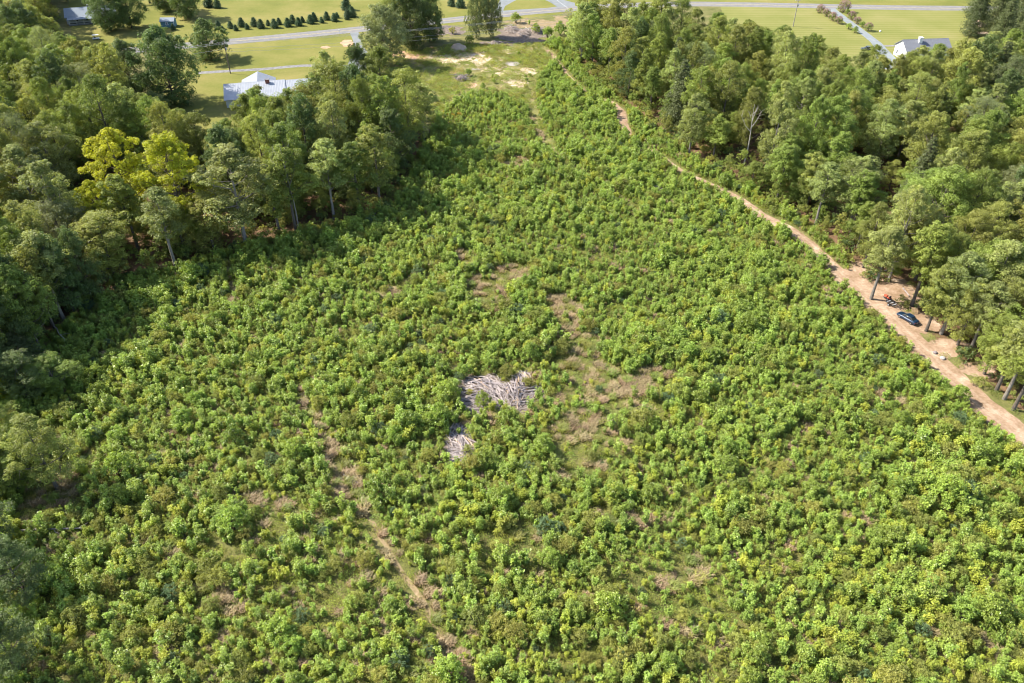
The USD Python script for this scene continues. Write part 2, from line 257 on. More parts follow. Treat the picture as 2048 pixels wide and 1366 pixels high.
lawn3 = Polygon(gp([(1440, 11), (1560, 13), (1700, 16), (1850, 18.5), (1975, 20), (2020, 60), (2000, 130), (1960, 200), (1790, 225), (1640, 215), (1570, 190), (1480, 150)]))
lawn4 = Polygon(gp([(1130, -60), (1330, -70), (1340, 3), (1240, 8), (1130, 16)]))
lawn5 = Polygon(gp([(1340, -70), (2400, -70), (2400, 24), (2050, 15), (1918, 12.5), (1850, 12), (1700, 10), (1560, 7), (1380, 4)]))
sheet('lawn', lawn1.difference(road_poly.buffer(0.2)), 0.010, M['lawn'], wob=0.6, label='long mown lawn beyond the road')
sheet('lawn', lawn2.difference(road_poly.buffer(0.2)), 0.010, M['lawn'], wob=0.6, label='lawn around the metal-roofed house')
sheet('lawn', lawn3, 0.010, M['lawn_mown'], wob=0.5, label='striped lawn before the white house')
sheet('lawn', lawn4, 0.010, M['lawn'], wob=0.4, label='grass by the driveway loop')
sheet('lawn', lawn5.difference(road_poly.buffer(0.2)), 0.010, M['lawn'], wob=0.4, label='grass verge beyond the road')
wl_bulge, wr_bulge = WL.buffer(1.5), WR.buffer(1.0)
sheet('forest_floor', wl_bulge.difference(lawn2).difference(lawn1), 0.006, M['litter'], wob=1.0, label='brown leaf litter under the woods by the metal-roofed house')
sheet('forest_floor', wr_bulge.difference(lawn3), 0.006, M['litter'], wob=1.0, label='brown leaf litter under the woods beside the dirt track')
sheet('road', road_poly, 0.022, M['asphalt'], wob=0.05, label='two-lane asphalt road')
for off in (-0.11, 0.11):
    sheet('road_marking', ribbon_poly(ROAD, 0.12, off), 0.030, M['paint_yellow'], wob=0.01, label='yellow line along the road centre')
for off in (-3.3, 3.3):
    sheet('road_marking', ribbon_poly(ROAD, 0.14, off), 0.030, M['line_white'], wob=0.01, label='white line along the road edge')
# driveways
isl = Polygon(gp([(1008, 21), (1012, 12), (1030, 2), (1052, -8), (1075, -6), (1098, 4), (1112, 13), (1095, 15.5), (1050, 18)])).buffer(0.3)
loop = Polygon(gp([(985, 28), (996, 8), (1003, -6), (1020, -22), (1080, -22), (1120, -2), (1150, 6), (1150, 15), (1122, 17), (1060, 22)]))
sheet('driveway', loop.difference(isl).difference(road_poly), 0.016, M['drive'], wob=0.15, label='paved driveway loop around a grass island')
sheet('lawn', isl, 0.016, M['lawn'], wob=0.1, label='grass island inside the driveway loop')
sheet('driveway', ribbon_poly([(395, 146), (450, 142.5), (520, 138.5), (620, 131), (660, 131), (700, 134)], 2.6), 0.018, M['concrete'], wob=0.25, label='patched concrete lane behind the metal-roofed house')
sheet('driveway', Polygon(gp([(690, 142), (702, 112), (712, 98), (700, 66), (716, 62), (728, 95), (738, 110), (732, 150), (725, 215), (700, 205)])), 0.020, M['drive'], wob=0.4, label='grey gravel drive between trees and house')
sheet('driveway', ribbon_poly([(1655, 15), (1668, 22), (1690, 38), (1722, 62), (1748, 82), (1762, 98), (1772, 116), (1778, 140)], [5.5, 3.6, 3.2, 3.4, 3.6, 4.4, 7.0, 8.0]), 0.018, M['palegravel'], wob=0.2, label='pale gravel driveway up to the white house')
sheet('footpath', ribbon_poly([(1768, 92), (1800, 91)], 1.6), 0.026, M['concrete'], wob=0.05, label='pale walk to the white house')
# dirt track and footpath
TRACK = [(1096, 100), (1128, 140), (1158, 172), (1190, 195), (1225, 207), (1243, 228), (1252, 262), (1285, 292), (1330, 318), (1368, 345), (1420, 368), (1470, 395), (1510, 425), (1560, 450), (1600, 474), (1640, 510), (1690, 560), (1745, 602), (1800, 655), (1860, 715), (1920, 770), (1985, 825), (2060, 885), (2200, 1000)]
TRACK_W = [1.8, 1.2, 1.0, 1.3, 2.2, 3.0, 2.2, 1.1, 1.7, 1.7, 1.6, 3.0, 4.2, 4.2, 3.6, 3.2, 5.0, 6.0, 5.4, 5.2, 5.4, 5.6, 5.6, 5.6]
track_poly = ribbon_poly(TRACK, TRACK_W)
sheet('dirt_track', track_poly, 0.014, M['dirt'], wob=1.0, seg=1.0, label='bare tan dirt track along the wood edge')
yard = blob([(1775, 592, 62, 30), (1712, 548, 24, 32), (1840, 645, 34, 18), (1895, 690, 44, 18), (1955, 742, 40, 18)], noise_a=0.9, seed=14)
sheet('bare_earth', yard.difference(track_poly.buffer(-0.4)), 0.011, M['dirt'], wob=0.2, label='bare trampled earth around the parked sedan')
for off in (-0.8, 0.8):
    sheet('wheel_rut', ribbon_poly(TRACK[8:], np.where(np.arange(len(TRACK) - 8) < 4, 0.12, 0.6), off), 0.0175, M['rut'], wob=0.35, seg=1.0, label='paler worn wheel rut in the dirt track')
# clearing at the top of the field
clear_poly = Polygon(gp([(800, 112), (900, 92), (1010, 92), (1080, 88), (1120, 105), (1085, 150), (1070, 200), (1090, 260), (1120, 300), (1095, 300), (1060, 225), (1000, 205), (940, 205), (870, 240), (850, 200), (800, 150)]))
sheet('grass', clear_poly, 0.008, M['clearing_grass'], wob=1.2, label='sparse grass of the open patch with sand')
sheet('pale_sand', blob([(940, 113, 32, 9), (965, 124, 30, 8), (988, 136, 24, 8), (1010, 148, 24, 9), (1030, 160, 22, 10), (905, 122, 18, 6), (880, 114, 20, 4), (1020, 104, 18, 5), (1055, 142, 14, 5)], noise_a=1.5, noise_s=0.42, cell=0.35, seed=5), 0.014, M['sand'], wob=0.1, seg=1.0, label='white sand patches in the open grass')
sheet('bare_earth', blob([(912, 142, 16, 6), (830, 113, 30, 5), (800, 108, 20, 5), (940, 172, 12, 5), (890, 116, 14, 4)], noise_a=0.8, seed=8), 0.012, M['redsand'], wob=0.1, seg=1.0, label='reddish bare soil in the open grass')
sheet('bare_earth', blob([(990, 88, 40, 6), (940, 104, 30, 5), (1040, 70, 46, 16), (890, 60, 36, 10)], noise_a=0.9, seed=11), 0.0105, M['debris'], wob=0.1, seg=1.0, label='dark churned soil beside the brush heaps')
sheet('bare_earth', blob([(1100, 50, 32, 9), (1060, 48, 40, 8), (1120, 40, 14, 8)], noise_a=1.2, seed=9), 0.0115, M['trail'], wob=0.1, seg=1.0, label='worn bare soil beside the road at the brush heap')
sheet('gravel_strip', blob([(1025, 127.5, 18, 3.5)], noise_a=0.9, seed=17), 0.018, M['spread'], wob=0.05, label='strip of spread grey gravel')
sheet('gravel_strip', blob([(950, 139.5, 10, 2)], noise_a=0.9, seed=18), 0.018, M['spread'], wob=0.05, label='small patch of spread grey gravel')
sheet('bare_earth', blob([(1962, 50, 8, 5), (1966, 66, 12, 3), (1955, 44, 5, 4)], noise_a=0.5, seed=19), 0.014, M['sand'], wob=0.1, label='sandy bare spot at the edge of the striped lawn')
sheet('bare_earth', blob([(693, 87, 12, 7), (650, 95, 8, 2)], noise_a=0.6, seed=20), 0.014, M['redsand'], wob=0.1, label='bare soil in the lawn below the road')

# ------------------------------------------------------------------ foliage generators
def unit(v): return v / (np.linalg.norm(v, axis=-1, keepdims=True) + 1e-12)
def leaf_mesh(P, N, S, rng, asp=0.62, fold=0.12):
    """Each leaf (or spray of leaves) is one folded kite of four points. Returns the mesh's arrays."""
    n = len(P); r = rng.normal(size=(n, 3)); T = unit(np.cross(N, r)); B = np.cross(N, T); S = np.broadcast_to(S, (n,))[:, None]
    a = P - T * S * 0.5 - N * S * fold; c = P + T * S * 0.5 - N * S * fold * 1.6; b = P + B * S * asp * 0.5; d = P - B * S * asp * 0.5
    v = np.stack([a, b, c, d], 1).reshape(-1, 3); k = np.arange(n)[:, None] * 4
    return v, np.vstack([k + [0, 1, 2], k + [0, 2, 3]])
def fib(n, rng):
    i = np.arange(n) + 0.5; z = 1 - 2 * i / n; ph = i * 2.399963 + rng.uniform(0, 6.28)
    r = np.sqrt(1 - z * z); return np.stack([r * np.cos(ph), r * np.sin(ph), z], 1)
def clump_leaves(C, R, n_each, size, rng, flat=0.8, up=0.45, inner=0.55, jit=0.45, out=0.7):
    """Leaves round clump centres C (m,3) of radii R (m,): on the clumps' outer halves, turned outwards and up."""
    m = len(C); D = unit(rng.normal(size=(m, n_each, 3)) + np.array([0, 0, 0.45]))
    rad = R[:, None, None] * rng.uniform(inner, 1.05, (m, n_each, 1))
    P = C[:, None] + D * rad * np.array([1, 1, flat]); N = unit(D * out + np.array([0, 0, up]) + rng.normal(size=D.shape) * jit)
    S = size * rng.uniform(0.7, 1.35, (m, n_each)); tone = np.clip(rng.normal(0.5, 0.17, (m, 1)) + rng.normal(0, 0.17, (m, n_each)), 0, 1)
    return P.reshape(-1, 3), N.reshape(-1, 3), S.ravel(), tone.ravel()
def make_crown_tree(seed, H, R, base, shape='round', lobes=20, sub=13, each=54, leaf=0.275, lobe_r=0.35, gap=0.14, trunk_r=None, lean=0.03, limb_show=1.0):
    """(trunk mesh, limbs mesh, crown (v, f, tone)) of a broad-leaved tree H high, crown radius R, its crown starting at base * H."""
    rng = np.random.default_rng(seed); tr = trunk_r or (0.012 * H + 0.04)
    top = H * 0.86; k = 7; zz = np.linspace(-0.25, top, k)
    sway = np.cumsum(rng.normal(0, lean * H / k, (k, 2)), 0) * (zz[:, None] / top); sway[0] = 0
    tp = np.column_stack([sway, zz]); trad = tr * np.array([1.35, 1.0, 0.9, 0.78, 0.6, 0.4, 0.15])
    trunk = tube(tp, trad, 8)
    def axis(z): return np.array([np.interp(z, zz, tp[:, 0]), np.interp(z, zz, tp[:, 1]), z])
    prof = {'round': lambda t: np.sqrt(np.clip(1 - (2 * t - 0.92) ** 2 / 1.12, 0.02, 1)), 'oval': lambda t: np.clip(np.sin(np.pi * np.clip(0.14 + 0.80 * t, 0, 1)) ** 0.8, 0.12, 1),
            'flat': lambda t: np.clip(0.45 + 0.9 * t, 0, 1) * np.sqrt(np.clip(1.06 - t ** 4, 0.02, 1)), 'cone': lambda t: np.clip(1.02 - t, 0.05, 1) ** 0.8}[shape]
    zb = base * H; C, LR = [], []
    i = 0
    ph0 = rng.uniform(0, 6.28)
    while len(C) < lobes:
        t = (i + 0.5) / lobes; i += 1
        if i > 4 * lobes: break
        t = (t % 1.0) ** 0.82
        t = np.clip(t + rng.normal(0, 0.05), 0, 1); ph = ph0 + i * 2.399963 + rng.normal(0, 0.35)
        e = R * prof(t) * rng.uniform(0.50, 1.16)
        lr = R * lobe_r * rng.uniform(0.72, 1.25) * (0.8 + 0.3 * prof(t))
        if rng.uniform() < gap: continue
        ctr = axis(zb + (H - zb - lr * 0.6) * t) + np.array([math.cos(ph), math.sin(ph), 0]) * max(e - lr * 0.55, 0)
        C.append(ctr); LR.append(lr)
    C.append(axis(H - R * lobe_r * 0.8)); LR.append(R * lobe_r * 0.9)
    C, LR = np.array(C), np.array(LR)
    limbs = []
    for c, lr in zip(C, LR):
        z0 = np.clip(c[2] - 0.5 * np.linalg.norm(c[:2]) - rng.uniform(0.3, 1.5), 0.18 * H, top * 0.97); a = axis(z0)
        mid = a * 0.45 + c * 0.55 + np.array([0, 0, -0.12 * np.linalg.norm(c - a)]) + rng.normal(0, 0.2, 3)
        r0 = np.interp(z0, zz, trad) * 0.55
        limbs.append(tube([a, mid, c], [max(r0, 0.05), max(r0 * 0.6, 0.035), 0.02], 5, cap=False))
        for _ in range(2):
            q = c + unit(rng.normal(size=3) + [0, 0, 0.6]) * lr * 0.95
            limbs.append(tube([mid * 0.3 + c * 0.7, q], [0.04, 0.012], 4, cap=False))
    D = unit(rng.normal(size=(len(C), sub, 3)) + np.array([0, 0, 0.28]))
    sc = C[:, None] + D * (LR[:, None, None] * rng.uniform(0.55, 1.0, (len(C), sub, 1))) * np.array([1, 1, 0.8])
    sr = (LR[:, None] * rng.uniform(0.26, 0.46, (len(C), sub)))
    P, N, S, tone = clump_leaves(sc.reshape(-1, 3), sr.ravel(), each, leaf, rng, jit=0.30, out=0.9, inner=0.72)
    lobe_tone = np.repeat(rng.normal(0, 0.10, len(C)), sub * each)
    v, f = leaf_mesh(P, N, S, rng)
    return trunk, cat_mesh(limbs), (v, f, np.repeat(np.clip(tone + lobe_tone, 0, 1), 4))
def make_conifer(seed, H, R, base, whorls=16, per=7, each=46, leaf=0.30, droop=0.25, trunk_r=None):
    rng = np.random.default_rng(seed); tr = trunk_r or 0.011 * H + 0.03
    zz = np.linspace(-0.2, H, 6); sway = rng.normal(0, 0.008 * H, (6, 2)); sway[0] = 0
    tp = np.column_stack([sway, zz]); trunk = tube(tp, tr * np.array([1.25, 1, 0.8, 0.6, 0.35, 0.05]), 7)
    limbs, P, N, S, T = [], [], [], [], []
    for w in range(whorls):
        t = (w + rng.uniform(0, 0.5)) / whorls; z = H * (base + (1 - base) * t); ln = R * (1.03 - t) ** 0.72 * (0.75 + 0.25 * min(1, t * 5))
        for b in range(per):
            ph = b * 6.283 / per + w * 0.9 + rng.normal(0, 0.25); l = ln * rng.uniform(0.7, 1.1)
            d = np.array([math.cos(ph), math.sin(ph), 0]); a = np.array([np.interp(z, zz, tp[:, 0]), np.interp(z, zz, tp[:, 1]), z])
            e = a + d * l + np.array([0, 0, -droop * l + 0.15 * l * t])
            if l > 1.0: limbs.append(tube([a, e], [0.05, 0.015], 4, cap=False))
            n = max(8, int(each * (l / R + 0.15))); s = rng.uniform(0.25, 1.0, n) ** 0.7
            wd = 0.22 * l + 0.12
            P.append(a + (e - a) * s[:, None] + rng.normal(0, 1, (n, 3)) * np.array([wd, wd, 0.12 * l + 0.05]) * 0.6)
            N.append(unit(np.array([0, 0, 0.9]) + d * 0.35 + rng.normal(0, 0.5, (n, 3)))); S.append(leaf * rng.uniform(0.7, 1.3, n)); T.append(np.clip(rng.normal(0.5, 0.12) + rng.normal(0, 0.17, n), 0, 1))
    v, f = leaf_mesh(np.vstack(P), np.vstack(N), np.concatenate(S), rng, asp=0.5)
    return trunk, cat_mesh(limbs) if limbs else None, (v, f, np.repeat(np.concatenate(T), 4))
def make_sapling(seed, H, R, shoots=7, each=70, leaf=0.24, bushy=0.5):
    """A stump-sprout or young tree: several leafy shoots from one foot."""
    rng = np.random.default_rng(seed); stems, P, N, S, T = [], [], [], [], []
    for s in range(shoots):
        ph = s * 2.4 + rng.uniform(0, 0.8); out = R * (0.15 + 0.75 * math.sqrt((s + 0.3) / shoots)) * rng.uniform(0.8, 1.1)
        h = H * rng.uniform(0.66, 1.0) * (1 - 0.25 * (s / shoots)); d = np.array([math.cos(ph), math.sin(ph), 0])
        pts = np.array([[0, 0, -0.05], *(d * out * 0.45 + [0, 0, h * 0.45],), *(d * out + [0, 0, h],)])
        stems.append(tube(pts, [0.04, 0.028, 0.01], 4, cap=False))
        nb = 5
        for b in range(nb):
            t = 0.32 + 0.68 * (b + rng.uniform(0, 0.8)) / nb; t = min(t, 1.0)
            c = (pts[0] * (1 - t) ** 2 + 2 * t * (1 - t) * pts[1] + t * t * pts[2]) + unit(rng.normal(size=3)) * bushy * 0.45 * R * (1.05 - t * 0.55) * np.array([1, 1, 0.35])
            n = each // nb; D = unit(rng.normal(size=(n, 3)) + [0, 0, 0.35]); rr = (0.20 + 0.14 * R) * rng.uniform(0.7, 1.3)
            P.append(c + D * rr * rng.uniform(0.4, 1.1, (n, 1))); N.append(unit(D * 0.5 + [0, 0, 0.75] + rng.normal(0, 0.42, (n, 3)))); S.append(leaf * rng.uniform(0.65, 1.35, n))
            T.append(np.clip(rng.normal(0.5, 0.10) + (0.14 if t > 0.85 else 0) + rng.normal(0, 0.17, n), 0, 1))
    v, f = leaf_mesh(np.vstack(P), np.vstack(N), np.concatenate(S), rng, asp=0.66, fold=0.10)
    return cat_mesh(stems), (v, f, np.repeat(np.concatenate(T), 4))
def make_bush(seed, H, R, lobes=7, sub=7, each=16, leaf=0.20):
    rng = np.random.default_rng(seed); ph = np.arange(lobes) * 2.4 + rng.uniform(0, 6); rad = R * np.sqrt(np.linspace(0.02, 0.55, lobes))
    C = np.column_stack([rad * np.cos(ph), rad * np.sin(ph), H * (0.68 - 0.34 * np.linspace(0, 1, lobes)) + rng.normal(0, 0.05 * H, lobes)]); LR = R * 0.46 * rng.uniform(0.8, 1.2, lobes)
    D = unit(rng.normal(size=(lobes, sub, 3)) + [0, 0, 0.3]); sc = C[:, None] + D * LR[:, None, None] * rng.uniform(0.5, 1, (lobes, sub, 1)) * np.array([1, 1, 0.75 * H / max(R, 0.1) * 0.6 + 0.25])
    P, N, S, T = clump_leaves(sc.reshape(-1, 3), np.repeat(LR * 0.42, sub), each, leaf, rng)
    P[:, 2] = np.maximum(P[:, 2], 0.05)
    v, f = leaf_mesh(P, N, S, rng)
    stems = cat_mesh([tube([[0, 0, -0.05], c * [0.5, 0.5, 0.6], c], [0.04, 0.03, 0.01], 4, cap=False) for c in C])
    return stems, (v, f, np.repeat(T, 4))
def make_weeds(seed, R, H, n=90, leaf=0.14):
    rng = np.random.default_rng(seed); r = R * np.sqrt(rng.uniform(0, 1, n)); ph = rng.uniform(0, 6.283, n); bump_ = 0.35 + 0.65 * fb(r * np.cos(ph), r * np.sin(ph), 2.2, seed)
    P = np.column_stack([r * np.cos(ph), r * np.sin(ph), H * bump_ * np.sqrt(np.clip(1 - (r / R) ** 2, 0.05, 1)) * rng.uniform(0.35, 1.0, n) + 0.04])
    v, f = leaf_mesh(P, unit(rng.normal(0, 0.5, (n, 3)) + [0, 0, 0.8]), leaf * rng.uniform(0.6, 1.4, n), rng)
    return v, f, np.repeat(np.clip(rng.normal(0.5, 0.2, n), 0, 1), 4)
def make_straw(seed, R, H, n=90):
    """A tuft of bent grass blades, each one thin triangle pair."""
    rng = np.random.default_rng(seed); r = R * np.sqrt(rng.uniform(0, 1, n)); ph = rng.uniform(0, 6.283, n)
    b = np.column_stack([r * np.cos(ph), r * np.sin(ph), np.zeros(n)]); d = unit(np.column_stack([rng.normal(0.5, 1, n), rng.normal(0, 1, n), np.zeros(n)]))
    h = H * rng.uniform(0.5, 1.1, n)[:, None]; w = np.cross(d, [0, 0, 1]) * rng.uniform(0.012, 0.03, n)[:, None] * 1.5
    m = b + d * h * 0.25 + [0, 0, 1] * h * 0.6; t = b + d * h * 0.75 + [0, 0, 1] * h * 0.85
    v = np.stack([b - w, b + w, m + w * 0.8, t, m - w * 0.8], 1).reshape(-1, 3); k = np.arange(n)[:, None] * 5
    return v, np.vstack([k + [0, 1, 2], k + [0, 2, 4], k + [4, 2, 3]]), np.repeat(np.clip(rng.normal(0.5, 0.22, n), 0, 1), 5)

KINDS = stage.CreateClassPrim('/World/plant_kinds').GetPath()
def kind_prim(key): return stage.DefinePrim(f'{KINDS}/{key}', 'Xform')
def foliage(name, vft, mat, parent, **kw):
    p = part(name, (vft[0], vft[1]), mat, parent, **kw); primvar(p, 'tone', vft[2]); return p
PROTO = {}
def reg_tree(key, made, leafm, barkm):
    k = kind_prim(key); trunk, limbs, crown = made
    part('trunk', trunk, M[barkm], k, smooth=40)
    if limbs is not None: part('limbs', limbs, M[barkm], k)
    foliage('crown', crown, M[leafm], k); PROTO[key] = (made, leafm, barkm)
def reg_shrub(key, made, leafm):
    k = kind_prim(key); part('stems', made[0], M['bark'], k); foliage('leaves', made[1], M[leafm], k); PROTO[key] = (made, leafm, 'bark')
# trees, each H = its true height in metres (key: look, height)
TREE_H = {}
def T(key, H, made, leafm, barkm='bark'): TREE_H[key] = H; reg_tree(key, made, leafm, barkm)
for i in range(5): T(f'green{i}', 20, make_crown_tree(100 + i, 20, 5.9 + 0.3 * (i % 3), 0.16 + 0.04 * (i % 3), ('round', 'oval', 'round', 'flat', 'oval')[i], lobes=24 + 2 * i), 'lf_green')
for i in range(4): T(f'olive{i}', 19, make_crown_tree(120 + i, 19, 5.7 + 0.3 * (i % 2), 0.2, ('round', 'flat', 'oval', 'round')[i], lobes=25, leaf=0.265), 'lf_olive')
for i in range(3): T(f'dark{i}', 19, make_crown_tree(140 + i, 19, 5.8, 0.07, ('round', 'oval', 'round')[i], lobes=32, lobe_r=0.34, gap=0.03), 'lf_dark', 'bark_dark')
for i in range(3): T(f'pale{i}', 21, make_crown_tree(160 + i, 21, 5.4, 0.28, ('oval', 'round', 'oval')[i], lobes=27, gap=0.2, leaf=0.29), 'lf_pale', 'bark_pale')
for i in range(2): T(f'yellow{i}', 21, make_crown_tree(180 + i, 21, 5.8, 0.26, ('oval', 'round')[i], lobes=34, lobe_r=0.27, gap=0.10, leaf=0.29), 'lf_yellow')
for i in range(2): T(f'grey{i}', 19, make_crown_tree(190 + i, 19, 5.6, 0.30, 'flat', lobes=22, gap=0.15, each=46, leaf=0.22), 'lf_grey')
for i in range(3): T(f'slim{i}', 19, make_crown_tree(200 + i, 19, 4.2, (0.40, 0.28, 0.46)[i], 'oval', lobes=20, sub=11, lobe_r=0.40, gap=0.15, lean=0.045), ('lf_green', 'lf_olive', 'lf_pale')[i], ('bark', 'bark', 'bark_pale')[i])
for i in range(2): T(f'under{i}', 8, make_crown_tree(220 + i, 8, 2.7, 0.12, 'oval', lobes=12, sub=9, each=18, leaf=0.28, lobe_r=0.42), ('lf_green', 'lf_olive')[i])
for i in range(2): T(f'pine{i}', 20, make_conifer(240 + i, 20, 5.0, 0.07, 24, 8, 80, 0.44), 'lf_pine', 'bark_dark')
for i in range(2): T(f'big{i}', 20, make_crown_tree(250 + i, 20, 8.6, 0.05, 'round', lobes=70, sub=15, each=30, lobe_r=0.30, gap=0.03, leaf=0.40), 'lf_dark', 'bark_dark')
T('big2', 20, make_crown_tree(254, 20, 8.4, 0.06, 'oval', lobes=62, sub=15, each=30, lobe_r=0.28, gap=0.05, leaf=0.40), 'lf_grey')
T('yard0', 13.5, make_crown_tree(256, 13.5, 6.6, 0.02, 'round', lobes=60, sub=12, each=24, lobe_r=0.26, gap=0.0, leaf=0.38), 'lf_dark', 'bark_dark')
T('cedar', 2.6, make_conifer(260, 2.6, 1.05, 0.04, 11, 9, 44, 0.20, droop=0.0), 'lf_cedar', 'bark_dark')
T('cedar1', 2.6, make_conifer(261, 2.6, 1.15, 0.04, 11, 9, 44, 0.20, droop=-0.1), 'lf_cedar', 'bark_dark')
SAP_H = {}
def S_(key, H, made, leafm): SAP_H[key] = H; reg_shrub(key, made, leafm)
for i in range(8): S_(f'sap{i}', (2.6, 2.2, 3.0, 2.6, 1.9, 2.6, 3.3, 2.3)[i], make_sapling(300 + i, (2.6, 2.2, 3.0, 2.6, 1.9, 2.6, 3.3, 2.3)[i], (0.70, 0.55, 0.65, 0.85, 0.6, 0.5, 0.66, 0.95)[i], (5, 4, 4, 7, 5, 3, 4, 7)[i], 125, (0.18, 0.22, 0.17, 0.19, 0.20, 0.24, 0.18, 0.16)[i]), 'lf_sap')
for i in range(3): S_(f'sapy{i}', 2.2, make_sapling(320 + i, 2.2, 0.62, 4 + i, 115, 0.18), 'lf_sap_yellow')
for i in range(3): S_(f'sapo{i}', 2.3, make_bush(340 + i, 2.3, 1.25, 10, 8, 22, 0.14), 'lf_sap_olive')
for i in range(2): S_(f'sapb{i}', 2.0, make_bush(350 + i, 2.0, 1.15, 9, 8, 22, 0.13), 'lf_sap_blue')
for i in range(3): S_(f'sapg{i}', 3.0, make_bush(360 + i, 3.0, 1.5, 11, 9, 24, 0.18), 'lf_sap')
print('prototypes', len(PROTO), sum(len(m[0][-1][1]) for m in PROTO.values()))

def place(key, name, loc, rz, scale, label, cat, group):
    t = thing(name, label, cat, loc, rz, group, scale)
    t.GetReferences().AddInternalReference(KINDS.AppendChild(key)); t.SetInstanceable(True); return t
def scatter(name, meshes, which, loc, rz, sc, label, mat_of, kind='stuff', cat=None):
    """One PointInstancer of stuff: meshes are (v, f, tone) prototypes."""
    path = numbered(name); pi = UsdGeom.PointInstancer.Define(stage, path); targets = []
    for i, (vft, mat) in enumerate(zip(meshes, mat_of)):
        pr = part('clump', (vft[0], vft[1]), M[mat], path); primvar(pr, 'tone', vft[2]); targets.append(pr.GetPath())
    pi.CreatePrototypesRel().SetTargets(targets)
    pi.CreateProtoIndicesAttr(Vt.IntArray.FromNumpy(np.asarray(which, np.int32)))
    pi.CreatePositionsAttr(Vt.Vec3fArray.FromNumpy(np.asarray(loc, np.float32)))
    a = np.radians(np.asarray(rz)) / 2
    pi.CreateOrientationsAttr(Vt.QuathArray([Gf.Quath(float(math.cos(x)), 0.0, 0.0, float(math.sin(x))) for x in a]))
    pi.CreateScalesAttr(Vt.Vec3fArray.FromNumpy(np.broadcast_to(np.asarray(sc, np.float32)[:, None], (len(sc), 3)).copy()))
    return tag(pi.GetPrim(), label, cat, kind=kind)
def merged(key):
    """A kind's leaves and wood as one mesh for scattering (the wood in a tone of its own is lost among leaves)."""
    made = PROTO[key][0]; return made[-1]

# ------------------------------------------------------------------ words for labels
ORD = ['first', 'second', 'third', 'fourth', 'fifth', 'sixth', 'seventh', 'eighth', 'ninth', 'tenth', 'eleventh', 'twelfth', 'thirteenth', 'fourteenth', 'fifteenth', 'sixteenth', 'seventeenth', 'eighteenth', 'nineteenth', 'twentieth']
def ordinal(i):
    if i < 20: return ORD[i]
    tens = {2: 'twenty', 3: 'thirty', 4: 'forty', 5: 'fifty', 6: 'sixty', 7: 'seventy', 8: 'eighty', 9: 'ninety'}[(i + 1) // 10]
    return tens[:-1] + 'ieth' if (i + 1) % 10 == 0 else tens + '-' + ORD[(i + 1) % 10 - 1]

# ------------------------------------------------------------------ trees
rng = np.random.default_rng(7)
LOOK = {'green': 'mid-green rounded', 'olive': 'olive-green', 'dark': 'dense dark green', 'pale': 'pale light-green', 'yellow': 'yellow-green', 'grey': 'thin grey-green', 'slim': 'bare-trunked slim', 'under': 'low', 'big': 'dense', 'yard': 'dense', 'pine': 'dark layered'}
def famkey(k): return k.rstrip('0123456789')
TREES = []   # dict(x, y, key, H, xy, label)
def tree(key, H, xy=1.0, base=None, top=None, label=None):
    p = at(*base) if base else at(top[0], top[1], H * 0.97)
    TREES.append(dict(x=p[0], y=p[1], key=key, H=H, xy=xy, label=label, fixed=True))
YARD = []
tree('big0', 23.5, 1.08, base=(350, 208), label='huge dense dark tree at the lawn edge by the metal-roofed house')
tree('yard0', 13.8, 1.1, base=(423, 118), label='round dark yard tree beside the road and the utility pole')
tree('big1', 17, 0.92, base=(222, 62), label='broad dark tree covering the end of the blue-roofed house')
tree('big0', 17, 0.8, base=(264, 56), label='broad dark green tree between the blue-roofed house and the shed')
tree('pine0', 17, 1.3, base=(72, 112), label='layered evergreen standing before the blue-roofed house')
tree('big1', 17, 0.8, base=(375, 36), label='dark tree behind the teal shed')
tree('big0', 18, 0.8, base=(335, 22), label='dark tree shading the lawn behind the teal shed, further from the road')
tree('big2', 20.5, 1.05, base=(768, 130), label='broad blue-green tree beside the grey gravel drive and sandy patch')
tree('big1', 23, 0.85, base=(824, 98), label='tall dark tree next to the broad blue-green tree by the road')
tree('big0', 20, 0.7, base=(860, 84), label='tall dark tree above the gravel mound')
tree('green3', 21, 1.2, base=(800, 84), label='tall dark-backed tree close to the road behind the sandy patch')
tree('big2', 22, 0.50, base=(952, 76), label='narrow tall tree on the roadside, nearer the gravel mound')
tree('big2', 21, 0.45, base=(984, 74), label='narrow tall tree on the roadside, beside the brush heap')
for (b, H, k, lb) in [((20, 58), 17, 'dark0', 'dark tree at the corner behind the layered evergreen'), ((85, 26), 18, 'green4', 'dark tree behind the blue-roofed house, by its ridge end'), ((135, 2), 18, 'dark1', 'dark tree directly behind the blue-roofed house'),
                      ((40, 92), 16, 'olive0', 'olive-green tree beside the layered evergreen'), ((300, 6), 18, 'green0', 'tree beyond the lawn, behind the teal shed roof'), ((-25, 30), 18, 'dark2', 'dark tree at the edge of the yard beside the blue-roofed house'), ((225, -8), 17, 'dark0', 'dark tree beyond the blue-roofed house and broad yard tree')]:
    tree(k, H, 1.25, base=b, label=lb)
for (b, H) in [((1942, 72), 20), ((1985, 66), 22), ((2026, 78), 21), ((2075, 70), 22), ((1950, 34), 20), ((2012, 30), 21), ((2060, 26), 21), ((1992, 100), 19), ((2046, 112), 20)]:
    tree('pine%d' % (len(TREES) % 2), H, 1.15, base=b)
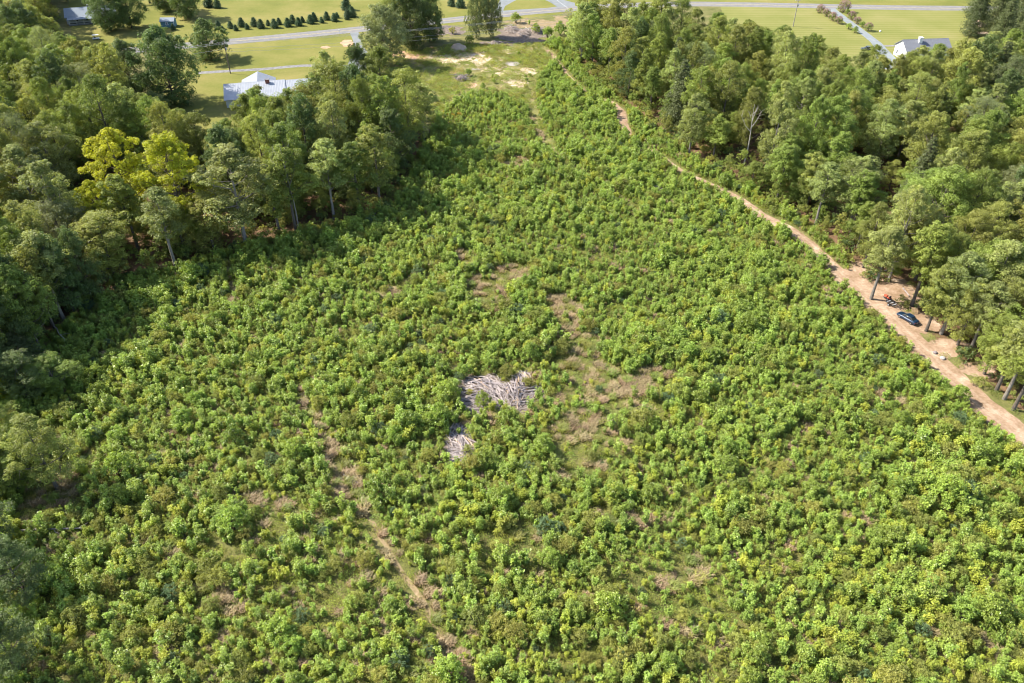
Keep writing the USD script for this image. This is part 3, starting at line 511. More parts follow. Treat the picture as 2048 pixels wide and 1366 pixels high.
# trees one knows by their look
tree('yellow0', 26, 1.15, top=(320, 274), label='bright yellow-green broad tree in the shaded woods')
tree('yellow1', 25, 1.1, top=(210, 264), label='yellow-green feathery tree next to the bright yellow-green one')
tree('yellow1', 17, 0.8, top=(172, 366), label='small yellow-green tree below the two tall yellow-green trees')
tree('yellow0', 12, 0.9, top=(45, 440), label='yellowish tree at the picture edge in the shaded woods')
tree('yellow0', 15, 0.95, top=(190, 190), label='yellow-topped tree above the two bright yellow-green trees')
tree('olive1', 16, 1.3, top=(186, 432), label='umbrella-shaped olive tree at the shaded wood edge')
tree('pale0', 24, 1.5, base=(494, 494), label='tall pale-leaved tree with thick bare trunk at the clearing corner')
tree('grey0', 17, 1.2, top=(100, 405), label='thin grey-green tree with bare twigs in the shaded woods')
tree('pale1', 20, 1.1, top=(1788, 203), label='pale silvery poplar-like tree below the white house')
tree('pale2', 18, 1.2, top=(1738, 316), label='pale leafy tree rising above the dirt track woods')
tree('pale0', 17, 1.2, top=(1830, 205), label='light green tree next to the pale silvery one')
for b, H in [((760, 412), 21), ((848, 284), 17), ((592, 462), 21), ((560, 470), 19), ((352, 536), 19), ((276, 496), 18), ((210, 560), 15), ((128, 640), 20), ((70, 700), 18), ((48, 668), 19), ((668, 436), 20), ((720, 424), 18), ((430, 505), 15)]:
    tree('slim%d' % (len(TREES) % 3), H, 1.2, base=b)
for b, H in [((1742, 598), 17), ((1823, 612), 19), ((1852, 662), 15), ((1882, 668), 18), ((1895, 660), 17), ((1992, 782), 16), ((2008, 798), 17), ((2026, 820), 16), ((2044, 800), 17), ((1562, 372), 14), ((1553, 403), 15), ((1611, 420), 15), ((1630, 451), 16), ((1660, 385), 16), ((1790, 540), 17), ((1940, 700), 15), ((1700, 470), 16), ((1830, 560), 17), ((1960, 640), 18), ((1425, 322), 13), ((1300, 225), 14), ((1217, 152), 16), ((1180, 100), 17)]:
    tree('slim%d' % (len(TREES) % 3), H, 1.15, base=b)
for n_, (u, v, H) in enumerate([(1872, 606, 16), (1905, 566, 17), (1938, 628, 17), (1985, 705, 16), (2032, 742, 17), (1945, 560, 18), (2000, 640, 18), (1915, 690, 14), (1968, 748, 13)]):
    tree(('green%d' % (n_ % 5), 'olive%d' % (n_ % 4))[n_ % 2], H, 0.95, base=(u, v))
for n_, (u, v, H) in enumerate([(150, 628, 18), (112, 662, 19), (82, 700, 19), (40, 735, 18), (10, 760, 18), (92, 640, 21), (58, 690, 22), (14, 710, 22), (-25, 800, 17), (186, 604, 17)]):
    tree(('dark%d' % (n_ % 3), 'slim%d' % (n_ % 2), 'green%d' % (n_ % 5))[n_ % 3], H, 0.8, base=(u, v))
for n_, (u, v, H, k_, lb) in enumerate([(64, 802, 11, 'dark1', 'dark bushy tree at the shaded field edge below the dark evergreen'), (118, 782, 8, 'green2', 'small mid-green tree at the shaded field edge'), (12, 900, 11, 'green0', 'mid-green tree at the picture edge above the lone olive tree'), (-14, 985, 13, 'dark0', 'dark tree cut off beside the lone olive tree'), (20, 790, 13, 'dark2', 'dark tree under the broken evergreen'), (-10, 1120, 12, 'dark1', 'dark tree cut off below the fallen pale log')]):
    tree(k_, H, 1.0, base=(u, v), label=lb)
tree('olive0', 15, 1.0, top=(45, 838), label='olive tree standing alone beside the fallen pale log')
tree('green4', 12, 0.9, top=(-20, 870), label='leafy tree cut off by the picture edge beside the lone olive tree')
tree('dark2', 11, 0.9, top=(-6, 1092), label='dark-leaved tree cut off at the lower corner')
tree('dark0', 11, 0.85, top=(-26, 1240), label='dark green tree cut off at the lowest corner')
tree('pine1', 9, 1.4, top=(18, 668), label='dark evergreen with broken limbs at the shaded wood edge')
tree('yellow1', 7, 1.2, top=(5, 730), label='small yellow-green tree under the dark evergreen')
for n_, (u, v, H) in enumerate([(1500, 42, 18), (1532, 58, 17), (1572, 54, 18), (1604, 80, 17), (1642, 74, 17), (1668, 98, 16), (1692, 112, 16), (1728, 106, 16), (1752, 92, 13), (1775, 122, 15), (1822, 108, 15), (1848, 96, 17), (1878, 90, 17), (1908, 98, 17), (1948, 86, 18), (1990, 66, 19), (2030, 60, 19), (1395, 20, 19), (1440, 28, 18), (1340, 18, 19), (1290, 6, 19), (1230, 8, 19), (1190, 30, 18), (1466, 40, 17),
                                 (500, 180, 14), (512, 174, 13), (452, 240, 13), (545, 208, 16), (572, 182, 18), (600, 178, 19), (625, 150, 20), (648, 106, 21), (680, 128, 20), (705, 150, 20), (745, 150, 18), (790, 142, 17), (825, 160, 17), (384, 232, 17), (355, 222, 18), (600, 215, 20), (540, 225, 20), (660, 190, 20)]):
    tree(('green%d' % (n_ % 5), 'olive%d' % (n_ % 4), 'green%d' % ((n_ + 2) % 5), 'pale%d' % (n_ % 3))[n_ % 4], H, 1.0, top=(u, v))
# crowns, roofs and lawn the photograph shows clear: (u, top, half width, bottom) in the photograph; a tree nearer to the viewer is grown only as tall as leaves them in view
CLEAR = [(318, 275, 56, 400), (212, 265, 50, 345), (172, 368, 34, 408), (186, 432, 58, 528), (455, 265, 58, 430), (525, 148, 72, 180), (345, 62, 60, 185), (1832, 76, 44, 99), (1790, 205, 34, 320), (1738, 316, 44, 400), (1490, 195, 24, 322), (404, 165, 26, 250), (155, 12, 26, 50), (192, 66, 12, 80)]
def reveal(x, y, H, r):
    while True:
        (u,), (v,), (z,) = proj(np.array([[x, y, H * 0.97]])); (_,), (vb,), _z = proj(np.array([[x, y, 0]])); w = r * FPX / z * 0.8
        if not any(abs(u - cu) < hw + w and v < bot and vb > bot + 4 for cu, _t, hw, bot in CLEAR): return H
        H *= 0.9
        if H < 7: return None
def fill(poly, spacing, Hr, weights, seed, avoid=4.8):
    r = np.random.default_rng(seed); x0, y0, x1, y1 = poly.bounds; k = 0
    kinds = list(weights)
    for j, y in enumerate(np.arange(y0, y1, spacing * 0.866)):
        for x in np.arange(x0 + (j % 2) * spacing / 2, x1, spacing):
            px, py = x + r.uniform(-.38, .38) * spacing, y + r.uniform(-.38, .38) * spacing
            u = r.uniform(size=4)
            if not poly.contains(Point(px, py)): continue
            if any((t['x'] - px) ** 2 + (t['y'] - py) ** 2 < (avoid * (0.8 + 0.25 * t['xy'])) ** 2 for t in TREES): continue
            n = float(fb(np.array([px]), np.array([py]), 0.05, seed, 3)[0])
            w = np.array([weights[q] for q in kinds], float)
            w = w * np.exp(2.5 * np.sin(n * 40 + np.arange(len(kinds)) * 1.7)); w /= w.sum()
            fam = kinds[int(np.searchsorted(np.cumsum(w), u[0]).clip(0, len(kinds) - 1))]
            nvar = sum(1 for q in TREE_H if famkey(q) == fam)
            H = Hr[0] + (Hr[1] - Hr[0]) * u[1] ** 0.8
            if fam == 'under': H = 6 + 5 * u[1]
            H = reveal(px, py, H, 0.3 * H)
            if H is None: continue
            TREES.append(dict(x=px, y=py, key=f'{fam}{int(u[2] * nvar) % nvar}', H=H, xy=0.78 + 0.38 * u[3], label=None, fixed=False))
fill(WL, 8.0, (18, 25.5), dict(green=4, olive=2.5, dark=2.6, pale=0.8, grey=0.8, pine=0.5, slim=2.6, under=0.4), 31)
fill(WR, 8.0, (14.5, 22.5), dict(green=4.4, olive=4.4, dark=0.6, pale=1.6, grey=0.8, slim=2.4, under=0.6, pine=0.2), 32)
TX = np.array([(t['x'], t['y'], t['H'] * 0.7) for t in TREES]); tu, tv, tz = proj(TX)
for t, u, v, z in zip(TREES, tu, tv, tz):
    t['u'], t['v'], t['size'] = u, v, t['H'] / z
    t['in'] = -70 < u < 2120 and -110 < v < 1400
# order: named ones first, then the largest in the picture
clear_edge = WL.union(WR).boundary
FIELD_POLY = Polygon(gp([(1085, 90), (1140, 75), (1170, 150), (1290, 240), (1370, 305), (1500, 385), (1600, 440), (1680, 510), (1780, 625), (1920, 765), (2060, 880), (2350, 1120), (2350, 1500), (-330, 1500), (-330, 905), (-60, 810), (50, 725), (120, 655), (205, 605), (300, 552), (380, 527), (490, 500), (600, 467), (700, 442), (772, 417), (832, 332), (855, 285), (874, 232), (935, 192), (990, 188), (1058, 215), (1095, 302), (1118, 300), (1090, 262), (1070, 202), (1085, 152), (1120, 106)])).buffer(0)
order = sorted([t for t in TREES if t['in']], key=lambda t: (t['label'] is None, -t['size']))
single, rest = order[:305], order[305:] + [t for t in TREES if not t['in']]
def tree_zone(t):
    u, v = t['u'], t['v']
    if t['x'] > 20:
        if t['key'].startswith('pine') and u > 1900 and v < 120: return 'by the striped lawn end'
        if v < 130 and u < 1500: return 'between the road and the dirt track'
        if u > 1640 and v < 330: return 'below the white house'
        if u < 1640 and v < 330: return 'in woods near the dead snag'
        if v > 520: return 'in woods by the parked sedan'
        return 'in woods above the dirt track'
    if v < 140: return 'near the teal shed'
    if u > 560: return 'between ranch house and clearing'
    if u > 330: return 'below the ranch house'
    if v < 330: return 'beside the huge dark tree'
    return 'in the deep shaded woods'
for t in single:
    t['zone'] = tree_zone(t)
    if t['label'] is None: t['d'] = FIELD_POLY.distance(Point(t['x'], t['y']))
byzone = {}
for t in single:
    if t['label'] is None: byzone.setdefault((famkey(t['key']), t['zone']), []).append(t)
for (fam, zone), ts in byzone.items():
    noun = 'evergreen' if fam == 'pine' else 'sapling tree' if fam == 'under' else 'tree'
    for i, t in enumerate(sorted(ts, key=lambda t: t['d'])):
        t['label'] = f'{LOOK[fam]} {noun} {zone}' + (f', {ordinal(i)} from the clearing' if len(ts) > 1 else '')
rot = np.random.default_rng(77)
def tree_scale(t):
    s = t['H'] / TREE_H[t['key']]; w = (0.5 + 0.5 * s) * t['xy']; return (w, w, s)
for t in single:
    fam = famkey(t['key'])
    place(t['key'], 'evergreen_tree' if fam == 'pine' else 'broadleaf_tree', (t['x'], t['y'], 0), rot.uniform(0, 360), tree_scale(t), t['label'], 'tree', 'trees of the woods and yards')
print('trees', len(TREES), 'single', len(single), 'rest', len(rest))
def tree_mass(ts, name, label):
    keys = sorted({t['key'] for t in ts}); path = numbered(name); pi = UsdGeom.PointInstancer.Define(stage, path); targets = []
    for k in keys:
        px = UsdGeom.Xform.Define(stage, f'{path}/{famkey(k)}_tree_{len(targets):03d}'); made, lm, bm = PROTO[k]
        part('trunk', made[0], M[bm], px.GetPrim()); foliage('crown', made[-1], M[lm], px.GetPrim()); targets.append(px.GetPath())
    pi.CreatePrototypesRel().SetTargets(targets)
    pi.CreateProtoIndicesAttr(Vt.IntArray([keys.index(t['key']) for t in ts])); pi.CreatePositionsAttr(Vt.Vec3fArray([Gf.Vec3f(float(t['x']), float(t['y']), 0) for t in ts]))
    pi.CreateOrientationsAttr(Vt.QuathArray([Gf.Quath(float(math.cos(a)), 0, 0, float(math.sin(a))) for a in rot.uniform(0, 3.14, len(ts))]))
    pi.CreateScalesAttr(Vt.Vec3fArray([Gf.Vec3f(*map(float, tree_scale(t))) for t in ts])); tag(pi.GetPrim(), label, kind='stuff')
if rest: tree_mass([{**t, 'key': famkey(t['key']) + '0'} for t in rest], 'far_woods', 'distant wood canopy merging into one green mass')

# ------------------------------------------------------------------ the overgrown field
OPEN = [blob([(1165, 705, 40, 40), (1205, 770, 60, 45), (1150, 860, 50, 40), (1255, 800, 60, 50), (1300, 760, 40, 30), (1215, 885, 40, 18), (1140, 650, 22, 26)], noise_a=1.0, noise_s=0.22, seed=41),
        blob([(975, 592, 46, 34), (1010, 560, 30, 26), (1120, 620, 30, 26), (930, 520, 26, 16), (1040, 545, 30, 16)], noise_a=0.9, noise_s=0.25, seed=42),
        blob([(1260, 1045, 44, 22), (1200, 1030, 24, 16), (1385, 1135, 26, 30), (1330, 1180, 30, 14), (1600, 858, 22, 9), (1030, 330, 22, 14)], noise_a=0.9, noise_s=0.25, seed=43),
        blob([(110, 960, 42, 40), (75, 1020, 40, 36), (130, 1010, 30, 20)], noise_a=0.7, seed=44),
        blob([(500, 1005, 32, 16), (560, 1015, 26, 16), (420, 1195, 38, 20), (455, 1230, 30, 14), (345, 1110, 20, 14), (60, 1340, 30, 14), (640, 1040, 20, 12)], noise_a=0.9, noise_s=0.25, seed=45),
        blob([(690, 985, 34, 40), (665, 920, 22, 28)], noise_a=0.7, seed=46)]
PATH = [(596, 770), (620, 825), (646, 872), (668, 930), (700, 985), (735, 1030), (765, 1085), (800, 1140), (838, 1190), (868, 1250), (900, 1310), (935, 1366), (965, 1430)]
path_poly = ribbon_poly(PATH, [1.5, 2.0, 2.2, 3.4, 3.6, 2.9, 2.7, 2.7, 3.0, 2.7, 2.5, 2.4, 2.4])
PATH2 = ribbon_poly([(762, 600), (800, 578), (832, 545)], [1.6, 2.2, 1.2])
PATH3 = ribbon_poly([(1062, 215), (1078, 262), (1098, 300), (1160, 345), (1215, 372), (1262, 412), (1300, 450)], [2.6, 3.0, 2.6, 1.8, 1.8, 2.0, 1.0])
PATH4 = ribbon_poly([(458, 520), (462, 575), (470, 610)], [0.8, 0.9, 0.6])
core_path = ribbon_poly(PATH[3:], [0.4, 0.6, 0.8, 0.6, 0.8, 0.9, 0.8, 0.8, 0.7, 0.7])
sheet('footpath', core_path, 0.009, M['trail'], wob=0.5, seg=1.0, label='narrow trodden footpath through the saplings')
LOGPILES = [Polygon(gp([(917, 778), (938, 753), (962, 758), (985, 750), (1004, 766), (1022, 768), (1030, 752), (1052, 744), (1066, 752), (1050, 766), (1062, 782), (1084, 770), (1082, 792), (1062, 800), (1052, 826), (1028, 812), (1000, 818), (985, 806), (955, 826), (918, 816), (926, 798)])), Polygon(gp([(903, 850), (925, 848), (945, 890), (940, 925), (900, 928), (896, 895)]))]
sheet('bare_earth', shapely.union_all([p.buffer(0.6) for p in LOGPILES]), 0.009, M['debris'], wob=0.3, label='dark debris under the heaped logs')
no_plants = shapely.union_all([track_poly.buffer(0.1), track_poly.intersection(sbox(-500, 165, 500, 500)).buffer(0.5), yard.buffer(-0.6), road_poly.buffer(1.0)] + [p.buffer(0.3) for p in LOGPILES])
open_all = shapely.union_all(OPEN + [path_poly, PATH2, PATH3, PATH4])
for g in (no_plants, open_all): shapely.prepare(g)
def hexpts(poly, s, seed, jit=0.42):
    r = np.random.default_rng(seed); x0, y0, x1, y1 = poly.bounds
    ys = np.arange(y0, y1, s * 0.866); xs = np.arange(x0, x1, s); X, Y = np.meshgrid(xs, ys); X = X + (np.arange(len(ys)) % 2)[:, None] * s / 2
    X = X.ravel() + r.uniform(-jit, jit, X.size) * s; Y = Y.ravel() + r.uniform(-jit, jit, Y.size) * s
    k = shapely.contains_xy(poly, X, Y); X, Y = X[k], Y[k]
    u, v, z = proj(np.column_stack([X, Y, np.ones_like(X)])); k = (u > -140) & (u < 2190) & (v < 1440) & (v > -60); return X[k], Y[k], r
X, Y, r = hexpts(FIELD_POLY, 1.08, 51)
n1 = fb(X, Y, 0.045, 61, 4); n2 = fb(X, Y, 0.16, 62, 3); u_, v_, z_ = proj(np.column_stack([X, Y, np.zeros_like(X)]))
opn = shapely.contains_xy(open_all, X, Y); bad = shapely.contains_xy(no_plants, X, Y)
patchy = fb(X, Y, 0.11, 63, 4)
# the lower middle and lower corner are gappier than the thicket beside the track
gappy = np.clip(1.15 - np.hypot((u_ - 1200) / 400, (v_ - 960) / 310), 0, 1) + 0.5 * np.clip(1.1 - np.hypot((u_ - 420) / 420, (v_ - 1120) / 260), 0, 1)
keep = ~bad & (r.uniform(size=X.size) < np.where(opn, np.where(shapely.contains_xy(path_poly, X, Y), 0.02, 0.07), np.clip(1.0 - np.clip((0.50 - patchy) * 5.5 * (0.24 + gappy), 0, 0.8), 0, 1)))
X, Y, n1, n2, u_, v_, opn, patchy = (a[keep] for a in (X, Y, n1, n2, u_, v_, opn, patchy)); q = r.uniform(size=(X.size, 5))
size = (0.52 + 0.86 * q[:, 0] ** 2.0) * (0.45 + 1.15 * n2) * np.where(opn, 0.6, 1.0) * (0.8 + 0.45 * np.clip((n1 - 0.35) * 2.5, 0, 1))
warm = np.clip((v_ - 520) / 800, 0, 1) * 0.75 + (n1 - 0.5) * 1.6
fam = np.full(X.size, 'sap', dtype=object)
pick = q[:, 1]
fam[pick < 0.13 + 0.34 * np.clip(warm, 0, 1) * 0.8] = 'sapy'
fam[pick > 0.985 - 0.10 * np.clip(warm + 0.15, 0, 1)] = 'sapo'
fam[(pick > 0.62) & (pick < 0.645)] = 'sapg'
fam[(pick > 0.50) & (pick < 0.512)] = 'sapb'
NV = dict(sap=8, sapy=3, sapo=3, sapb=2, sapg=3)
keys = np.array([f'{f}{int(a * NV[f])}' for f, a in zip(fam, q[:, 2])], dtype=object)
BIG = [((966, 812), 'sapg2', 1.05), ((1012, 752), 'sapo0', 1.1), ((1055, 772), 'sapo1', 0.9), ((1078, 800), 'sap3', 1.1), ((940, 790), 'sapo2', 0.6), ((1002, 812), 'sap1', 0.8), ((918, 868), 'sap4', 0.8), ((935, 905), 'sapo1', 0.7), ((982, 742), 'sapg1', 1.0), ((1020, 850), 'sapg0', 1.3), ((890, 800), 'sapg1', 1.5), ((1100, 815), 'sap1', 1.35), ((1060, 720), 'sapg2', 1.3), ((760, 990), 'sapg0', 1.45), ((590, 920), 'sapg1', 1.4), ((545, 930), 'sapb1', 1.3), ((470, 885), 'sapg2', 1.25),
       ((1480, 750), 'sapy1', 1.0), ((1300, 690), 'sapb0', 0.8), ((1440, 770), 'sapb1', 1.3), ((1190, 670), 'sapb1', 0.9), ((240, 950), 'sapg1', 1.6), ((330, 1010), 'sapo1', 1.5), ((730, 1130), 'sapo0', 1.2), ((345, 1195), 'sapb0', 1.2), ((605, 1240), 'sapb0', 1.1), ((560, 1280), 'sapg0', 1.5), ((260, 1340), 'sap3', 1.7), ((470, 1060), 'sapg1', 1.5), ((1215, 1230), 'sapg2', 1.5), ((1030, 1140), 'sap5', 1.6), ((1290, 1050), 'sap2', 1.3), ((120, 1180), 'sapg0', 1.5), ((1320, 770), 'sap4', 1.0), ((950, 1250), 'sapo2', 1.5)]
bl = np.array([at(*b[0])[:2] for b in BIG])
kk = np.min(np.hypot(X[:, None] - bl[None, :, 0], Y[:, None] - bl[None, :, 1]), 1) > 1.5
X, Y, keys, size = X[kk], Y[kk], keys[kk], size[kk]
X, Y = np.concatenate([X, bl[:, 0]]), np.concatenate([Y, bl[:, 1]]); keys = np.concatenate([keys, np.array([b[1] for b in BIG], object)]); size = np.concatenate([size, [b[2] for b in BIG]])
u_, v_, z_ = proj(np.column_stack([X, Y, np.ones_like(X)])); show = size * np.array([SAP_H[k] for k in keys]) / z_
show[(u_ < 5) | (u_ > 2043) | (v_ < 5) | (v_ > 1360)] = 0
show[-len(BIG):] += 10
first = np.argsort(-show)[:296]; chosen = np.zeros(X.size, bool); chosen[first] = True
SLOOK = dict(sap='bright green', sapy='yellow-green', sapo='olive-tinged', sapb='blue-green', sapg='dense green')
items = []
for i in first:
    f = famkey(keys[i]); u, v = u_[i], v_[i]; P = Point(X[i], Y[i]); tall = size[i] * SAP_H[keys[i]] > 3.3
    if P.distance(LOGPILES[0]) < 7 or P.distance(LOGPILES[1]) < 4: zone, verb, ref = 'beside the log pile', 'out from the logs', P.distance(LOGPILES[0].union(LOGPILES[1]))
    elif P.distance(path_poly) < 4.5: zone, verb, ref = 'beside the trodden footpath', 'up along the path', -v
    elif P.distance(track_poly) < 9: zone, verb, ref = 'beside the dirt track', 'up along the track', -v
    elif u < 900 and X[i] < 0 and u < np.interp(v, [770, 1366], [596, 935]): zone, verb, ref = 'between the fallen log and footpath', 'out from the path', P.distance(path_poly)
    elif u < 1250: zone, verb, ref = 'below the log pile and dry grass', 'out from the path', P.distance(path_poly)
    else: zone, verb, ref = 'in the thicket below the dirt track', 'out from the track', P.distance(track_poly)
    items.append((i, f, ('tall ' if tall else 'low ') + SLOOK[f], zone, verb, ref))
groups = {}
for it in items: groups.setdefault((it[2], it[3]), []).append(it)
lab = {}
for (look, zone), its in groups.items():
    noun = 'bush' if its[0][1] in ('sapb', 'sapo', 'sapg') else 'sapling'
    for j, it in enumerate(sorted(its, key=lambda x: x[5])): lab[it[0]] = (f'{look} {noun} {zone}' + (f', {ordinal(j)} {it[4]}' if len(its) > 1 else ''), noun)
for i in first:
    l, noun = lab[i]
    place(keys[i], noun, (X[i], Y[i], 0), rot.uniform(0, 360), size[i], l, noun, 'saplings and bushes of the field')
r_idx = np.nonzero(~chosen)[0]; kinds_ = sorted(set(keys))
scatter('sapling_thicket', [merged(k) for k in kinds_], [kinds_.index(keys[i]) for i in r_idx], np.column_stack([X[r_idx], Y[r_idx], np.zeros(len(r_idx))]), rot.uniform(0, 360, len(r_idx)), size[r_idx],
        'dense thicket of waist-high to head-high green saplings', [PROTO[k][1] for k in kinds_])
print('saplings', X.size)
# low weeds and dry grass
weeds = [make_weeds(400 + i, 1.0, 0.8 + 0.14 * i, 190, 0.125) for i in range(5)]; straws = [make_straw(410 + i, 0.75, 0.75 + 0.1 * i, 190) for i in range(4)]
X, Y, r = hexpts(FIELD_POLY.union(clear_poly).buffer(1.5), 1.12, 52)
opn = shapely.contains_xy(open_all, X, Y); bad = shapely.contains_xy(no_plants.union(core_path), X, Y); pn = fb(X, Y, 0.14, 71, 4); q = r.uniform(size=(X.size, 4))
incl = shapely.contains_xy(clear_poly, X, Y)
isw = ~bad & (q[:, 0] < np.where(incl, 0.30 + 0.6 * (pn > 0.52), np.where(opn, 0.26 + 0.40 * (pn > 0.54), 0.88)))
iss = ~bad & ~isw & (q[:, 1] < np.where(incl, 0.0, np.where(opn, 0.85, 0.6)))
n = isw.sum(); wk = (q[isw, 2] * 5).astype(int); mats = ['lf_weed', 'lf_sap_olive', 'lf_weed', 'lf_sap', 'lf_sap_yellow']
scatter('weeds', weeds, wk, np.column_stack([X[isw], Y[isw], np.zeros(n)]), rot.uniform(0, 360, n), (0.55 + 0.65 * q[isw, 3]) * np.where(incl[isw], 1.25, 1.0), 'knee-high green and brownish weeds between the saplings', mats)
n = iss.sum(); sk = (q[iss, 2] * 4).astype(int)
scatter('dry_grass', straws, sk, np.column_stack([X[iss], Y[iss], np.zeros(n)]), rot.uniform(-60, 60, n), 0.7 + 0.6 * q[iss, 3], 'tufts of tan dry grass in the open patches', ['lf_straw', 'lf_straw', 'lf_straw', 'lf_weed'])
print('weeds', isw.sum(), 'straw', iss.sum())
# undergrowth under the trees' edges
under = [make_bush(430 + i, 2.2, 1.5, 7, 6, 14, 0.24)[1] for i in range(3)]
belt = WL.union(WR).buffer(2.5).difference(no_plants).difference(lawn2.buffer(-1)).difference(lawn3.buffer(-2)); X, Y, r = hexpts(belt, 2.7, 53); d = shapely.distance(FIELD_POLY, shapely.points(X, Y)); q = r.uniform(size=(X.size, 3))
k = q[:, 0] < np.where(d < 14, 0.42, 0.3); k &= ~((X > 40) & (d < 6) & (Y < 175) & (q[:, 2] < 0.75)); n = k.sum()
scatter('undergrowth', under, (q[k, 1] * 3).astype(int), np.column_stack([X[k], Y[k], np.zeros(n)]), rot.uniform(0, 360, n), 0.5 + 0.9 * q[k, 2], 'shrubby undergrowth along the foot of the woods', ['lf_green', 'lf_olive', 'lf_dark'])
X, Y, r = hexpts(WR.buffer(6).difference(no_plants).intersection(sbox(42, 60, 400, 190)), 1.7, 54); q = r.uniform(size=(X.size, 3)); k = (q[:, 0] < np.where(shapely.contains_xy(WR, X, Y), 0.22, 0.75)) & (shapely.distance(FIELD_POLY, shapely.points(X, Y)) < 18); n = k.sum()
scatter('roadside_weeds', weeds[:3] + under[:1], (q[k, 1] * 3.4).astype(int), np.column_stack([X[k], Y[k], np.zeros(n)]), rot.uniform(0, 360, n), 0.5 + 0.7 * q[k, 2], 'scattered weeds and seedlings on the wood floor by the dirt track', ['lf_weed', 'lf_sap_yellow', 'lf_green', 'lf_olive'])
# middle storey that closes the woods below the crowns
midk = ['green1', 'olive0', 'dark0', 'green3']; X, Y, r = hexpts(WL.buffer(-1).union(WR.buffer(-3)).difference(lawn2).difference(lawn3), 6.2, 57); q = r.uniform(size=(X.size, 3)); hh = 7.0 + 5.0 * q[:, 0]
ok = np.array([reveal(x, y, h, 0.28 * h) == h for x, y, h in zip(X, Y, hh)]) & (q[:, 1] < 0.8); n = ok.sum(); w = (q[ok, 2] * 4).astype(int)
scatter('wood_understorey', [merged(a) for a in midk], w, np.column_stack([X[ok], Y[ok], np.zeros(n)]), rot.uniform(0, 360, n), hh[ok] / 19.5, 'shaded middle storey of young trees inside the woods', [PROTO[a][1] for a in midk])
# small trees and tall bushes standing in the shade along the wood edges
lowk = ['under0', 'under1', 'sapg0', 'sapo1']; edge = WL.intersection(FIELD_POLY.buffer(13)).union(WR.intersection(FIELD_POLY.buffer(10)).difference(no_plants.buffer(1)))
X, Y, r = hexpts(edge, 3.6, 55); q = r.uniform(size=(X.size, 3)); k = (q[:, 0] < np.where(X < 20, 0.50, 0.60)) & ~((X > 50) & (Y < 150) & (q[:, 0] > 0.10)); n = k.sum(); w = (q[k, 1] * 4).astype(int)
scatter('edge_thicket', [merged(a) for a in lowk], w, np.column_stack([X[k], Y[k], np.zeros(n)]), rot.uniform(0, 360, n), np.where(w < 2, 0.45 + 0.5 * q[k, 2], 0.8 + 0.8 * q[k, 2]), 'tall bushes and young trees in the shade of the wood edge', ['lf_green', 'lf_olive', 'lf_green', 'lf_sap_olive'])

# ------------------------------------------------------------------ log piles, fallen wood, heaps
def crooked(a, b, r0, r1, rg, sides=6, bend=0.05, n=4):
    a, b = np.asarray(a, float), np.asarray(b, float); l = np.linalg.norm(b - a); t = np.linspace(0, 1, n)[:, None]
    p = a + (b - a) * t; p[1:-1] += rg.normal(0, bend * l, (n - 2, 3)) * [1, 1, 0.4]
    return tube(p, np.linspace(r0, r1, n), sides)
def log_pile(name, label, poly, n_logs, n_twigs, fans, hmax, seed):
    rg = np.random.default_rng(seed); c = poly.centroid; t = thing(name, label, 'log pile', (c.x, c.y, 0)); x0, y0, x1, y1 = poly.bounds
    def h(p): return hmax * np.clip(poly.boundary.distance(Point(p)) / 2.2, 0.10, 1) * (0.45 + 1.1 * float(fb(np.array([p[0]]), np.array([p[1]]), 0.45, 3, 2)[0])) if poly.contains(Point(p)) else 0.05
    def one(lmin, lmax, rmin, rmax, sides):
        while True:
            p = np.array([rg.uniform(x0, x1), rg.uniform(y0, y1)])
            if poly.contains(Point(p)): break
        f = fans[int(np.argmin([np.hypot(*(p - at(*q[0])[:2])) for q in fans]))]; ang = math.radians(f[1]) + rg.normal(0, 0.48)
        d = np.array([math.cos(ang), math.sin(ang)]); l = rg.uniform(lmin, lmax); a, b = p - d * l / 2, p + d * l / 2; lift = rg.uniform(0.1, 1.0)
        za, zb = h(a) * lift + 0.12, h(b) * lift + 0.12; r0 = rg.uniform(rmin, rmax)
        return crooked([a[0] - c.x, a[1] - c.y, za], [b[0] - c.x, b[1] - c.y, zb], r0, r0 * rg.uniform(0.4, 0.7), rg, sides)
    for i in range(n_logs): part('log', one(1.8, 5.4, 0.05, 0.14, 6), M['deadwood'] if i % 9 else M['rawwood'], t)
    part('twigs', cat_mesh([one(1.0, 3.4, 0.018, 0.045, 3) for _ in range(n_twigs)]), M['deadwood'], t, kind='stuff')
    return t
log_pile('log_pile', 'large heap of weathered grey logs in the middle of the field', LOGPILES[0], 140, 330, [((950, 775), -38), ((930, 805), -10), ((985, 790), -58), ((1020, 790), -80), ((1055, 790), 35), ((1040, 760), -70)], 1.2, 71)
log_pile('log_pile', 'small strip of weathered sticks below the large log heap', LOGPILES[1], 46, 160, [((920, 860), 80), ((925, 885), -55), ((910, 920), -12)], 0.5, 72)
def fallen(name, label, a, b, r0, r1, z=0.3, branches=2, seed=1, mat='deadwood', cat='log'):
    rg = np.random.default_rng(seed); A, B = at(*a, z), at(*b, z); t = thing(name, label, cat, tuple(A)); d = B - A
    part('trunk', crooked([0, 0, 0], d, r0, r1, rg, 8, 0.012, 6), M[mat], t)
    for i in range(branches):
        s = rg.uniform(0.4, 0.95); q = d * s; n = np.cross(unit(d), [0, 0, 1]) * rg.choice([-1, 1]); part('branch', crooked(q, q + unit(d) * 1.2 + n * rg.uniform(0.6, 1.6) + [0, 0, 0.3], r1 * 0.6, r1 * 0.2, rg, 5), M[mat], t)
fallen('fallen_log', 'long pale fallen log lying beside the lone olive tree', (36, 1062), (165, 1056), 0.17, 0.09, 0.9, 3, 1)
fallen('fallen_log', 'thin pale fallen pole on the grass beside the footpath', (686, 948), (716, 966), 0.07, 0.04, 0.5, 1, 2)
